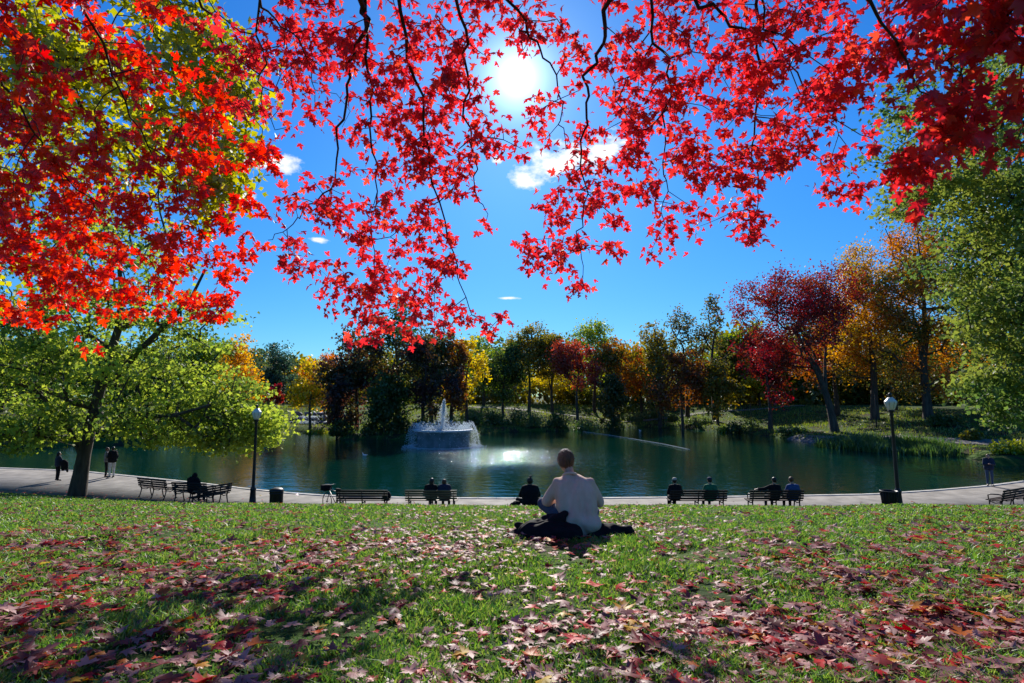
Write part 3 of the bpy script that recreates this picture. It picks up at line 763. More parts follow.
bl = [(30, 380, 75, 45, 65, 25, 3.5), (-60, 360, 90, 70, 45, 26, 4), (60, 330, 80, 45, 60, 26, 4.5), (140, 350, 60, 40, 66, 25, 4),
      (105, 270, 75, 60, 66, 26, 4.5), (40, 250, 80, 70, 50, 26, 5), (200, 392, 44, 26, 40, 26.5, 2.2), (238, 414, 36, 26, 36, 26.8, 1.6),
      (200, 422, 56, 22, 34, 26.8, 2.2), (222, 446, 26, 8, 8, 26.6, 1), (272, 430, 8, 10, 5, 26.8, .6), (258, 445, 10, 6, 4, 26.6, .5), (150, 412, 34, 16, 16, 25, 2), (235, 438, 26, 10, 18, 26.5, 1.2), (180, 438, 30, 8, 14, 26, 1.5), (20, 420, 50, 16, 36, 24.5, 3), (262, 418, 12, 14, 12, 26.6, 1),
      (180, 310, 30, 26, 24, 25, 3), (20, 442, 44, 9, 14, 24.5, 2), (115, 425, 14, 10, 5, 25.5, 1), (100, 180, 70, 50, 40, 26, 4), (-60, 440, 50, 14, 12, 25, 3)]
neartree('leaning_maple', (bx[0], Yt, bz), skel, px_targets(bl, rg), 'near', 'large green and yellow maple with dark leaning trunk on the left path edge', LOBE, 52, np.array([.46, .46, .15]), .185, .022, seed=4)

# the green tree on the right (trunk beyond the frame)
Yr = 16.0; bX = 20.5; bz = gz(bX, Yr)
tr_ = [np.array([bX+.02*i*i, Yr, bz-0.2+i*1.15]) for i in range(11)]
r1 = [np.array(p) for p in [(19, 15.4, 7.5), (17, 14.9, 8.8), (15, 14.6, 9.6), (13, 14.4, 10.0)]]
r2 = [np.array(p) for p in [(18.6, 15.5, 5.6), (16.8, 15.2, 6.4), (15.2, 15, 6.6), (14, 14.9, 6.2)]]
r3 = [np.array(p) for p in [(19, 14.6, 9.5), (16.5, 13.8, 11.5), (14, 13.4, 12.6), (12, 13.2, 13)]]
skel = [(tr_, None, (.42, .16)), (r1, 6, (.16, .05)), (r2, 4, (.13, .04)), (r3, 8, (.14, .05))]
rg = np.random.default_rng(9)
bl = [(1020, 330, 40, 34, 58, 15, 1.6), (1025, 385, 30, 28, 42, 15, 1.3), (1015, 280, 50, 30, 66, 15, 2), (985, 245, 42, 22, 42, 14.5, 2), (1005, 210, 46, 26, 50, 15, 2),
      (965, 195, 44, 20, 34, 14, 1.6), (1000, 150, 50, 36, 50, 14.5, 2), (945, 165, 34, 30, 20, 13.5, 1.2), (915, 200, 20, 12, 8, 13.5, 1), (960, 90, 50, 40, 26, 14, 1.6), (1015, 80, 30, 60, 34, 14.5, 2),
      (1100, 250, 70, 150, 110, 16, 3.4), (1018, 415, 22, 12, 14, 15, 1), (968, 300, 14, 10, 6, 14.5, 1), (900, 150, 14, 14, 5, 13.2, .8), (988, 375, 12, 8, 7, 14.7, .6), (972, 388, 10, 5, 4, 14.5, .4), (985, 335, 14, 8, 6, 14.7, .4), (1130, 60, 80, 90, 60, 16, 4), (910, 110, 20, 16, 5, 13.3, .6)]
neartree('green_boughed_tree', (bX, Yr, bz), skel, px_targets(bl, rg), 'rightg', 'big green tree hanging its boughs over the right edge of the pond view', LOBE, 62, np.array([.27, .27, .12]), .118, .010, seg=.5, seed=6)

# yellow green tree upper left, trunk beyond the frame
Yy = 10.5; bX = -15.5; bz = gz(bX, Yy)
tr_ = [np.array([bX, Yy, bz-0.2+i*1.2]) for i in range(9)]
y1 = [np.array(p) for p in [(-13.4, 10.4, 8.8), (-11, 10.3, 10.2), (-8.4, 10.2, 10.8), (-6.6, 10.2, 10.9)]]
y2 = [np.array(p) for p in [(-13.6, 10.2, 10.8), (-11.4, 10, 12.2), (-9, 10, 12.8), (-7, 10, 13)]]
skel = [(tr_, None, (.34, .15)), (y1, 6, (.10, .03)), (y2, 8, (.10, .03))]
rg = np.random.default_rng(10)
bl = [(90, 75, 55, 40, 60, 10.5, 1.2), (40, 60, 60, 60, 40, 11, 1.5), (30, 150, 55, 60, 34, 11, 1.5), (190, 60, 40, 50, 34, 10.2, 1), (215, 85, 34, 18, 30, 10, .8), (170, 110, 34, 34, 22, 10.2, 1), (130, 160, 34, 34, 20, 10.5, 1),
      (222, 150, 22, 34, 20, 9.9, .7), (215, 205, 11, 24, 14, 9.9, .5), (235, 180, 10, 18, 7, 9.9, .4), (185, 20, 60, 34, 30, 10.5, 1.3), (-60, 100, 90, 110, 60, 12, 2), (-60, 260, 60, 60, 16, 12, 2), (185, 170, 18, 20, 7, 10.2, .6)]
neartree('yellow_maple', (bX, Yy, bz), skel, px_targets(bl, rg), 'ymaple', 'yellow green maple showing between the scarlet boughs in the upper left', LOBE, 26, np.array([.2, .2, .17]), .15, .006, seg=.4, seed=12)

# ------------------------------------------------------------------ the red maple overhead
MT = [maple_template(0.3, 0.35), maple_template(-0.2, 0.6), maple_template(0.6, 0.2), maple_template(.15, -.5)]
TR = np.array([1.0, -5.0, gz(1.0, -5.0)])
maple = root('red_maple', TR, 'red maple whose long boughs hang over the lawn across the top of the view', 'tree')
tk = [TR+[0.03*i*i*0.3, 0.02*i*i, -0.2+i*0.62] for i in range(10)]
b_ = MB(); b_.tube(tk, [.62, .46, .40, .37, .35, .33, .30, .26, .22, .16], 18); b_.build('trunk', M['bark'], maple, True)
crown0 = np.array(tk[6]); crown1 = np.array(tk[8])

ZONES = {
 # name: (palette, polylines [(px,py,Y)..], blobs)
 'left': ('redor', [[(-60, -60, 4.6), (-25, 20, 5.4), (5, 80, 6.0), (32, 135, 6.4), (62, 175, 6.7), (95, 205, 7.0), (128, 240, 7.3), (150, 275, 7.5)], [(60, -60, 4.8), (90, 20, 5.6), (120, 90, 6.2), (150, 150, 6.7), (185, 205, 7.0), (215, 250, 7.2)],
                    [(180, -60, 4.8), (205, 10, 5.3), (232, 60, 5.7), (258, 110, 6.0), (262, 150, 6.2)]],
     [(40, 215, 75, 90, 150, 7, 1.4), (120, 250, 90, 62, 150, 7.2, 1.0), (30, 290, 55, 34, 50, 7.2, .8), (175, 285, 62, 34, 62, 7.2, .6), (50, 140, 80, 60, 72, 6.6, 1.2),
      (125, 140, 70, 70, 66, 6.6, 1.2), (190, 215, 55, 34, 46, 7, .7), (50, 10, 90, 45, 62, 6, 1.1), (140, 20, 70, 42, 44, 6, 1.1), (210, 165, 50, 22, 26, 6.8, .6), (250, 250, 20, 10, 9, 7.2, .3),
      (265, 150, 20, 12, 10, 6.3, .3), (262, 205, 14, 12, 8, 6.5, .3), (235, 130, 30, 18, 14, 6.3, .4), (83, 348, 10, 5, 4, 7.2, .2), (30, 322, 28, 8, 7, 7.2, .4), (225, 300, 14, 22, 12, 7.2, .4), (-70, 180, 70, 130, 70, 7, 1.5), (15, 60, 60, 40, 30, 5, .6)]),
 'mid_left': ('red', [[(230, -60, 4.4), (262, 5, 5.0), (300, 40, 5.4), (315, 90, 5.7)], [(280, -70, 4.6), (255, 40, 5.3), (262, 90, 5.8), (275, 130, 6.0)]],
     [(270, 25, 60, 40, 60, 5.6, .8), (235, 50, 36, 30, 26, 5.6, .6), (310, 60, 28, 40, 34, 5.6, .6), (260, 95, 22, 22, 13, 5.9, .4), (282, 128, 14, 14, 9, 6.0, .3), (320, 15, 24, 24, 22, 5.5, .5), (225, 90, 20, 18, 8, 5.8, .4), (330, 115, 14, 22, 10, 5.8, .3), (280, -40, 90, 40, 60, 5, .8)]),
 'column': ('red', [[(360, -60, 4.8), (364, 5, 5.2), (363, 32, 5.3), (352, 70, 5.5), (342, 102, 5.6), (340, 150, 5.7), (328, 192, 5.8), (303, 214, 5.9), (290, 226, 6.0), (268, 240, 6.0)],
                    [(372, -60, 4.8), (367, 10, 5.3), (366, 84, 5.6), (372, 130, 5.8), (375, 170, 5.9), (374, 232, 6.1), (376, 290, 6.2)],
                    [(400, -60, 4.9), (405, 30, 5.3), (420, 110, 5.7), (438, 190, 6.0), (452, 260, 6.2), (470, 310, 6.3), (492, 328, 6.3)]],
     [(398, 45, 40, 50, 60, 5.7, .6), (400, 120, 42, 50, 74, 5.8, .6), (410, 195, 42, 45, 76, 6.0, .6), (415, 260, 45, 42, 66, 6.2, .5), (385, 305, 38, 22, 34, 6.2, .4), (440, 305, 32, 24, 30, 6.2, .4), (350, 70, 16, 60, 26, 5.6, .4),
      (300, 195, 24, 16, 9, 5.9, .3), (318, 220, 26, 14, 12, 5.9, .3), (345, 215, 22, 26, 20, 5.9, .4), (320, 262, 28, 24, 20, 6.0, .4), (342, 290, 26, 22, 20, 6.1, .4), (290, 240, 16, 10, 6, 6, .3), (355, 325, 14, 12, 9, 6.2, .2),
      (395, 330, 24, 8, 8, 6.2, .3), (455, 170, 18, 34, 20, 6, .4), (440, 95, 22, 34, 26, 5.8, .5), (465, 318, 14, 10, 6, 6.3, .2), (503, 314, 3, 2, 1, 6.3, .1), (488, 328, 3, 3, 1, 6.3, .1), (370, 250, 20, 40, 22, 6.1, .4), (335, 165, 10, 20, 6, 5.8, .3)]),
 'sunward': ('red', [[(480, -60, 4.8), (505, 0, 5.3), (534, 34, 5.5), (556, 72, 5.7), (560, 115, 5.8), (566, 150, 5.9)], [(450, -60, 4.8), (462, 30, 5.4), (470, 90, 5.7), (466, 140, 5.9), (478, 190, 6.0), (488, 214, 6.1)]],
     [(450, 30, 30, 34, 38, 5.7, .5), (500, 18, 40, 26, 44, 5.7, .5), (545, 25, 26, 28, 26, 5.7, .4), (465, 85, 30, 34, 36, 5.8, .5), (480, 135, 28, 30, 28, 5.9, .4), (545, 110, 16, 20, 12, 5.8, .3), (520, 155, 14, 8, 7, 5.9, .2), (540, 140, 16, 12, 8, 5.9, .3),
      (452, 145, 18, 30, 16, 5.9, .4), (484, 208, 14, 8, 4, 6, .2), (462, 185, 10, 12, 4, 6, .2), (470, -30, 80, 34, 50, 5.3, .6), (590, 30, 18, 26, 10, 5.6, .4), (575, 85, 10, 20, 5, 5.7, .3), (500, 120, 22, 16, 10, 5.8, .3), (560, 60, 14, 22, 8, 5.7, .3)]),
 'mid_right': ('red', [[(622, -60, 4.8), (610, -2, 5.2), (600, 40, 5.4), (591, 77, 5.6), (584, 115, 5.7), (581, 151, 5.8), (583, 200, 6.0), (580, 240, 6.1), (583, 275, 6.2)],
                       [(655, -60, 4.9), (650, 20, 5.3), (664, 55, 5.5), (672, 120, 5.8), (660, 180, 6.0), (665, 225, 6.1)]],
     [(640, 40, 40, 40, 44, 5.6, .6), (640, 100, 44, 42, 68, 5.8, .6), (635, 165, 44, 36, 62, 5.9, .5), (590, 180, 26, 34, 30, 6, .4), (565, 215, 30, 28, 34, 6.1, .4), (545, 250, 28, 20, 26, 6.1, .4), (575, 270, 20, 20, 16, 6.2, .3), (600, 245, 14, 14, 8, 6.1, .3),
      (672, 230, 22, 14, 14, 6.1, .4), (620, 215, 16, 14, 8, 6.1, .3), (680, 180, 26, 30, 26, 6.0, .4), (690, 110, 30, 50, 48, 5.8, .5), (585, 110, 10, 30, 8, 5.7, .3), (680, 30, 36, 34, 36, 5.6, .5), (640, -35, 80, 30, 44, 5.2, .6), (545, 215, 12, 8, 5, 6.1, .2), (655, 250, 8, 6, 3, 6.1, .2)]),
 'right': ('red', [[(640, -60, 4.7), (690, 3, 5.0), (725, 18, 5.1), (757, 32, 5.3), (798, 70, 5.5), (815, 110, 5.7), (850, 150, 5.8)], [(760, -60, 4.7), (760, 10, 5.2), (757, 90, 5.6), (755, 150, 5.8), (756, 200, 6.0), (752, 240, 6.1)]],
     [(740, 60, 46, 44, 66, 5.5, .6), (745, 120, 44, 40, 66, 5.7, .6), (745, 170, 34, 26, 42, 5.8, .5), (748, 212, 18, 22, 22, 6, .4), (755, 243, 14, 8, 7, 6.1, .2), (790, 40, 40, 40, 50, 5.3, .6), (810, 100, 40, 34, 46, 5.5, .5), (800, 140, 26, 22, 18, 5.7, .4), (825, 172, 30, 14, 14, 5.8, .3), (848, 185, 22, 8, 9, 5.8, .2),
      (850, 90, 26, 30, 22, 5.3, .5), (850, 30, 40, 34, 36, 5.1, .5), (770, -30, 110, 30, 60, 5, .6), (845, 150, 20, 14, 8, 5.7, .3), (698, 205, 12, 22, 7, 6, .3)]),
 'far_right': ('red', [[(850, -60, 3.9), (866, 13, 4.2), (899, 52, 4.3), (925, 90, 4.4), (927, 130, 4.5)], [(925, -60, 4.0), (924, 0, 4.2), (926, 57, 4.4), (963, 88, 4.5)], [(1050, -50, 3.2), (1000, 20, 3.6), (960, 60, 3.9), (930, 150, 4.1)]],
     [(980, 30, 30, 22, 13, 3.5, .3), (995, 60, 40, 30, 22, 3.6, .4), (985, 100, 34, 20, 16, 3.7, .3), (930, 140, 26, 20, 10, 4.0, .3), (905, 160, 18, 12, 7, 4.2, .3), (940, 155, 24, 12, 8, 4.0, .3), (905, 30, 22, 34, 12, 4.5, .4), (900, 95, 16, 16, 5, 4.5, .3), (890, 190, 16, 8, 3, 4.6, .2), (912, 205, 8, 4, 2, 4.6, .2), (1000, -20, 60, 24, 24, 3.5, .4), (885, 60, 14, 20, 6, 4.6, .3), (1015, 140, 8, 10, 3, 3.6, .2), (945, 5, 30, 12, 8, 3.6, .3)]),
}
KEEP = (517, 77, 24)
def on_sun(p):
    q = p-CAM
    yc = q[:, 1]*math.cos(TH)+q[:, 2]*math.sin(TH); zc = -q[:, 1]*math.sin(TH)+q[:, 2]*math.cos(TH)
    x = 512+FPX*q[:, 0]/yc; y = 341.5-FPX*zc/yc
    return (x-KEEP[0])**2+(y-KEEP[1])**2 < KEEP[2]**2
zi = 0
for zn, (pal, lines, blobs) in ZONES.items():
    rg = np.random.default_rng(100+zi); zi += 1
    skel = []
    kd = .34 if zn == 'left' else (.20 if zn in ('column', 'mid_left') else .08)
    dp = lambda y, Y: Y*(1+kd*min(1, max(0, y/320)))
    lines = [[(x, y, dp(y, Y)) for x, y, Y in ln] for ln in lines]; blobs = [(a, b2, c, e, n_, dp(b2, Y), q*1.1) for a, b2, c, e, n_, Y, q in blobs]
    for li, ln in enumerate(lines):
        pts = [at(x, y, Y) for x, y, Y in ln]
        a = crown0 if li % 2 == 0 or zn == 'far_right' else crown1
        e = pts[0]
        lead = [a+(e-a)*f+np.array([0, 0, 1.1*math.sin(math.pi*f)]) for f in (0, .2, .4, .6, .8)]
        dense = curve(np.array(lead+pts), 4*(len(lead)+len(pts)))
        dense[1:-1] += rg.normal(0, 0.015, (len(dense)-2, 3))
        m = len(dense); f = np.linspace(0, 1, m)
        rad = np.interp(f, [0, .35, .55, .8, 1], [.075, .036, .017, .009, .004]); wv_ = rg.uniform(0, 6, 3)
        for k3 in range(3): dense[1:-1, k3] += (.035*np.sin(np.arange(1, m-1)*.75+wv_[k3])+.02*np.sin(np.arange(1, m-1)*1.9+wv_[k3]*2))
        skel.append((list(dense), None, rad))
    dn = {'left': .66, 'mid_left': .50, 'column': .57, 'sunward': .42, 'mid_right': .52, 'right': .57, 'far_right': .85}[zn]
    T = np.array(px_targets([(a, b2, c, d2_, max(1, int(n_*dn*.66)), y_, dy_) for a, b2, c, d2_, n_, y_, dy_ in blobs], rg))
    T = T[~on_sun(T)]
    A, par, r, ns, tips = grow(skel, T, rtip=.0036, power=.34, seg=.16, bias=.10, wob=.10, rg=rg)
    V, F = tubes(A, par, r, 5)
    br = mk('bough', V, [F], M['twig'], maple, True)
    # leaves: bunches round each twig end and some along the twigs
    cl = A[tips]; per = 12
    cnt = len(cl)*per
    dirs = unit(randu(cnt, rg)*np.array([1, 1, .7])+[0, 0, -0.35])
    pos = np.repeat(cl, per, 0)+dirs*rg.uniform(.03, .16, (cnt, 1))+rg.normal(size=(cnt, 3))*.035
    inner = np.arange(ns, len(A)); inner = rg.choice(inner, size=min(len(inner), int(len(cl)*1.6)), replace=True)
    pos2 = A[inner]+rg.normal(size=(len(inner), 3))*.06; d2 = unit(randu(len(inner), rg)+[0, 0, -.5])
    pos = np.concatenate([pos, pos2]); dirs = np.concatenate([dirs, d2]); cnt = len(pos)
    tp = unit(dirs*.8+randu(cnt, rg)*.7+[0, 0, -.45]); nr = unit(randu(cnt, rg)*.75+np.array([0, -.55, .35]))
    size = (0.085 if zn != 'far_right' else .105)*np.clip(rg.normal(.95, .24, cnt), .4, 1.5)
    if zn == 'left': size *= 1.38
    if zn == 'column': size *= 1.08
    k_ = ~on_sun(pos); pos, tp, nr, size = pos[k_], tp[k_], nr[k_], size[k_]
    which = rg.integers(0, 4, len(pos)); Vs = []; Fs = []; n0 = 0
    for w in range(4):
        q = which == w
        V, F = scatter(MT[w], pos[q], tp[q], nr[q], size[q]); Vs.append(V); Fs.append(F+n0); n0 += len(V)
    mk('foliage', np.concatenate(Vs), [np.concatenate(Fs)], PAL[pal], br)
# the crown above and behind the viewer
rg = np.random.default_rng(77)
T = crown_targets((0.5, -4.5, 11.0), (6.0, 6.0, 3.2), 260, rg); T = T[(T[:, 1] < 1.0) | (T[:, 2] > 4.7+1.0*T[:, 1]*0.9+1)]
A, par, r, ns, tips = grow([(tk, None, (.3, .15))], T, rtip=.008, power=.42, seg=.5, rg=rg)
V, F = tubes(A, par, r, 5); br = mk('bough', V, [F], M['twig'], maple, True)
cnt = len(tips)*22; pos = np.repeat(A[tips], 22, 0)+rg.normal(size=(cnt, 3))*.3
V, F = scatter(MT[0], pos, unit(randu(cnt, rg)+[0, 0, -.5]), unit(randu(cnt, rg)+[0, 0, .5]), .13*rg.uniform(.7, 1.2, cnt)); mk('foliage', V, [F], PAL['red'], br)

# ------------------------------------------------------------------ lawn grass and fallen leaves
def lawn():
    rg = np.random.default_rng(31)
    n = 380000
    u = rg.random(n); Y = 1.7*(24/1.7)**(u**0.92); X = rg.uniform(-1, 1, n)*(Y*1.0+1.3)
    k_ = (Y < lawnY(X)-0.1); X, Y = X[k_], Y[k_]; n = len(X)
    c = snoise(X, Y, 3.0, 12)+0.6*snoise(X, Y, 9, 13)
    k_ = rg.random(n) < np.clip(0.72+0.45*c, 0.12, 1); X, Y, c = X[k_], Y[k_], c[k_]; n = len(X)
    z = zg(np.c_[X, Y]); h = rg.uniform(.018, .046, n)*(1+0.45*np.clip(c, -1, 1.3)); w = (0.0022+0.0009*Y)*rg.uniform(.7, 1.3, n); h *= (1+Y*0.01)
    a = rg.uniform(0, 6.28, n); dx = np.c_[np.cos(a)*w, np.sin(a)*w, np.zeros(n)]
    ln = rg.normal(0, .5, (n, 2))*h[:, None]
    base = np.c_[X, Y, z-0.005]
    mid = base+np.c_[ln*.35, h*.6]; tipp = base+np.c_[ln*1.3, h]
    V = np.stack([base-dx, base+dx, mid+dx*.8, mid-dx*.8, tipp], 1).reshape(-1, 3); b = np.arange(n)[:, None]*5
    tag(mk('lawn_grass', V, [b+[0, 1, 2, 3], b+[3, 2, 4]], PAL['grass']), 'short green grass of the lawn sloping down to the path', 'grass', kind='stuff')
lawn()
def fallen():
    rg = np.random.default_rng(32); n = 46000
    u = rg.random(n); Y = 1.7*(23/1.7)**(u**1.0); X = rg.uniform(-1, 1, n)*(Y*1.0+1.3)
    c = snoise(X, Y, 1.1, 41)+0.5*snoise(X, Y, 3.4, 42)
    dens = np.clip(0.52+0.36*c, 0.16, 1)*np.interp(Y, [0, 4, 6, 9, 14, 24], [1.25, 1.15, .85, .6, .42, .28])
    k_ = (Y < lawnY(X)-.3) & (rg.random(n) < dens); X, Y = X[k_], Y[k_]; n = len(X)
    z = zg(np.c_[X, Y])+rg.uniform(.006, .042, n)
    nr = unit(np.c_[rg.normal(0, .2, (n, 2)), np.ones(n)*np.where(rg.random(n) < .85, 1, -1)])
    a = rg.uniform(0, 6.28, n); tp = np.c_[np.cos(a), np.sin(a), rg.normal(0, .12, n)]
    size = np.clip(rg.lognormal(-2.80, .36, n), .028, .115)*np.interp(Y, [0, 10, 24], [.95, 1.05, 1.2])
    m = 420; Xp = rg.uniform(-24, 22, m); Yp = lawnY(Xp)+np.abs(rg.normal(0, 1.2, m))+.05; ok = Yp < shoreY(Xp)-.3; Xp, Yp = Xp[ok], Yp[ok]; m = len(Xp)
    X = np.r_[X, Xp]; Y = np.r_[Y, Yp]; z = np.r_[z, np.full(m, .018)]; a = np.r_[a, rg.uniform(0, 6.28, m)]; n += m
    nr = np.concatenate([nr, unit(np.c_[rg.normal(0, .12, (m, 2)), np.ones(m)])]); tp = np.c_[np.cos(a), np.sin(a), rg.normal(0, .08, n)]; size = np.r_[size, rg.uniform(.06, .12, m)]
    pos = np.c_[X, Y, z]
    Ts = [maple_template(.25, .3), maple_template(-.3, .2), maple_template(.15, -.5), maple_template(.45, .4)]
    which = rg.integers(0, 4, n); Vs = []; Fs = []; n0 = 0
    for w in range(4):
        q = which == w; V, F = scatter(Ts[w], pos[q], tp[q], nr[q], size[q]); Vs.append(V); Fs.append(F+n0); n0 += len(V)
    tag(mk('fallen_leaves', np.concatenate(Vs), [np.concatenate(Fs)], PAL['fallen']), 'litter of dry pink and red maple leaves scattered over the lawn', 'fallen leaves', kind='stuff')
fallen()

# ------------------------------------------------------------------ benches
def bench_mesh(loc, rz, label, wood='wood', L=2.0, group='park benches along the path'):
    rt = root('park_bench', (0, 0, 0), label, 'bench', group)
    m = M[wood]
    b = MB()
    for i in range(5): b.box((0, .04+i*.10, .43+0.012*abs(i-2)), (L, .075, .032), bev=.006)
    b.build('seat', m, rt)
    b = MB()
    for i in range(4):
        z = .55+i*.095; b.box((0, -.03-(z-.5)*.25, z), (L, .03, .075), rot=rotx(R(14)), bev=.006)
    b.build('backrest', m, rt)
    for sx in (-1, 0, 1):
        x = sx*(L/2-.14); b = MB()
        b.tube([(x, .02, .42), (x, .0, .28), (x, -.05, .1), (x, -.1, .02)], [.028, .024, .022, .034], 6)
        b.tube([(x, .40, .42), (x, .41, .28), (x, .46, .1), (x, .5, .02)], [.028, .024, .022, .034], 6)
        b.tube([(x, -.01, .40), (x, .22, .34), (x, .44, .40)], .02, 6)
        b.tube([(x, .0, .42), (x, -.055, .6), (x, -.115, .87)], [.026, .022, .016], 6)
        b.build('leg', M['iron'], rt, True)
        if sx:
            b = MB(); b.tube([(x, -.08, .66), (x, .1, .68), (x, .35, .665), (x, .44, .62), (x, .43, .45)], [.02, .024, .026, .024, .018], 8); b.build('armrest', M['iron'], rt, True)
    rt.location = loc; rt.rotation_euler = (0, 0, rz)
    return rt
def place(px, Y, z=None):
    X = (px-512)/FPX*Y*1.0
    # exact column at small heights: depth along the optical axis differs slightly
    p = onz(px, 395+FPX*4.5/Y, 0.0); X = p[0]*Y/p[1]
    return (X, Y, 0.0 if z is None else z)
# bench positions: (px centre, Y, angle, label, wood, L)
BEN = [
 (153, 25.3, R(-24), 'dark bench furthest left on the path, under the leaning tree', 'wood', 1.9),
 (190, 24.2, R(-12), 'dark bench in tree shade with a slouching person on it', 'wood', 1.7),
 (213, 23.5, R(62), 'dark bench seen end-on at the right of the shaded bench', 'wood', 1.5),
 (362, 22.35, R(-1), 'empty bench with a bicycle standing at its left end', 'wood', 2.0),
 (431, 22.35, R(-1), 'pale wooden bench with two people on its right half', 'woodl', 2.0),
 (698.5, 22.35, R(0), 'bench shared by a pale-capped person and a green-jacketed person', 'wood', 2.2),
 (776.5, 22.35, R(1), 'bench with a couple where one stretches an arm along the backrest', 'wood', 2.1),
 (1014, 22.7, R(28), 'bench at the right edge cut by the picture border', 'wood', 2.1),
]
BO = []
for (px, Y, a, lab, wd, L) in BEN: BO.append(bench_mesh(place(px, Y), a, lab, wd, L))

# ------------------------------------------------------------------ lamps
def lamp(loc, label, s, tilt):
    rt = root('street_lamp', (0, 0, 0), label, 'lamp', 'lamp posts beside the pond path')
    b = MB(); b.lathe([(0, 0), (.19, 0), (.19, .06), (.15, .1), (.13, .35), (.115, .62), (.135, .68), (.09, .76), (.075, .8)], n=12); b.build('base', M['iron'], rt, True)
    b = MB(); b.lathe([(.072, .78), (.065, 2.0), (.055, 3.55), (.075, 3.6), (.06, 3.66), (.10, 3.74), (.12, 3.78), (0, 3.78)], n=12); b.build('pole', M['iron'], rt, True)
    g = MB(); g.lathe([(.0, 3.77), (.105, 3.785), (.15, 3.86), (.215, 4.05), (.225, 4.12), (.205, 4.14), (.12, 4.24), (.07, 4.28), (0, 4.285)], n=8); gl = g.build('lantern', M['globe'], rt)
    f = MB(); f.lathe([(.0, 4.28), (.06, 4.285), (.045, 4.32), (.07, 4.37), (.06, 4.42), (0, 4.47)], n=10); f.build('finial', M['iron' if s < 1.05 else 'finial'], rt, True)
    h = MB()
    for i in range(8):
        a = math.pi*2*i/8; c, s_ = math.cos(a), math.sin(a)
        h.tube([(c*.152, s_*.152, 3.86), (c*.218, s_*.218, 4.05), (c*.228, s_*.228, 4.12)], .008, 4)
    h.build('frame', M['lframe'], rt)
    rt.location = loc; rt.scale = (s, s, s); rt.rotation_euler = (0, tilt, 0)
    return rt
M['finial'] = mat('painted_finial', (0.10, 0.16, 0.42), .4, 10)
M['lframe'] = mat('lantern_frame', (0.35, 0.33, 0.28), .5, 10)
lamp(place(252.5, 24.0), 'black lamp post left of the pond view, beside the small black bin', .92, R(0.4))
lamp(place(899, 23.0), 'black lamp post with a blue finial on the right, leaning slightly', 1.03, R(-1.1))

# ------------------------------------------------------------------ bins
b = MB(); b.lathe([(0, .02), (.23, .02), (.25, .1), (.25, .72), (.27, .74), (.27, .80), (.20, .86), (.10, .89), (0, .89)], n=20)
X, Y, _ = place(276, 22.7); rt = root('litter_bin', (X, Y, 0), 'small black domed litter bin right of the left lamp post', 'bin')
b.build('body', M['bin'], rt, True, local=True)
for z in (.2, .66): b = MB(); b.lathe([(.258, z), (.268, z+.01), (.268, z+.04), (.258, z+.05)], n=20); b.build('band', M['iron'], rt, True, local=True)
X, Y, _ = place(890, 22.45); rt = root('litter_bin', (X, Y, 0), 'open black litter bin standing against the right lamp post', 'bin')
b = MB(); b.lathe([(0, .03), (.22, .03), (.27, .55), (.30, .76), (.32, .78), (.32, .82), (.28, .82), (.26, .6), (.2, .1), (0, .1)], n=20); b.build('body', M['bin'], rt, True, local=True)
b = MB()
for i in range(20):
    a = i/20*6.283; b.tube([(.225*math.cos(a), .225*math.sin(a), .05), (.275*math.cos(a), .275*math.sin(a), .55), (.31*math.cos(a), .31*math.sin(a), .76)], .01, 4)
b.build('slat', M['iron'], rt, local=True)

# ------------------------------------------------------------------ bicycle
def bicycle(loc, rz):
    rt = root('bicycle', (0, 0, 0), 'black bicycle parked at the left end of the empty bench', 'bicycle')
    def ring(x, r, w, mt, nm, par):
        b = MB(); a = np.linspace(0, 2*np.pi, 33); b.tube(np.c_[x+r*np.cos(a), np.zeros(33), .34+r*np.sin(a)], w, 6, False); return b.build(nm, mt, par)
    for x in (-.52, .52):
        wh = MB(); wh.lathe([(0, -.03), (.025, -.03), (.025, .03), (0, .03)], n=8, c=(x, 0, .34), ax=rotx(R(90)))
        for i in range(14):
            a = i/14*6.283; wh.tube([(x, 0, .34), (x+.31*math.cos(a), 0, .34+.31*math.sin(a))], .003, 4)
        w = wh.build('wheel', M['iron'], rt); ring(x, .325, .018, M['rubber'], 'tyre', w)
    f = MB()
    for a, c in (((-.52, 0, .34), (-.12, 0, .32)), ((-.12, 0, .32), (-.24, 0, .84)), ((-.12, 0, .32), (.36, 0, .76)), ((-.22, 0, .78), (.34, 0, .82)), ((-.52, 0, .34), (-.22, 0, .76)), ((.33, 0, .88), (.38, 0, .72)), ((.38, 0, .72), (.52, 0, .34))):
        f.tube([a, c], .016, 6)
    f.build('frame', M['iron'], rt)
    h = MB(); h.tube([(.42, -.27, .98), (.36, -.15, 1.0), (.33, 0, .98), (.36, .15, 1.0), (.42, .27, .98)], .014, 6); h.tube([(.33, 0, .86), (.33, 0, .98)], .014, 6); h.build('handlebar', M['iron'], rt)
    s = MB(); s.box((-.26, 0, .89), (.26, .13, .05), bev=.02); s.build('saddle', M['black'], rt)
    p = MB(); p.tube([(-.12, -.1, .45), (-.12, -.06, .32), (-.12, .06, .32), (-.12, .1, .19)], .01, 5); p.box((-.12, -.14, .45), (.09, .08, .02)); p.box((-.12, .14, .19), (.09, .08, .02)); p.build('crank', M['iron'], rt)
    k_ = MB(); k_.box((.62, 0, .86), (.3, .34, .22), bev=.02); k_.build('basket', M['black'], rt)
    rt.location = loc; rt.rotation_euler = (0, 0, rz)
bicycle(place(334, 22.5), R(138))

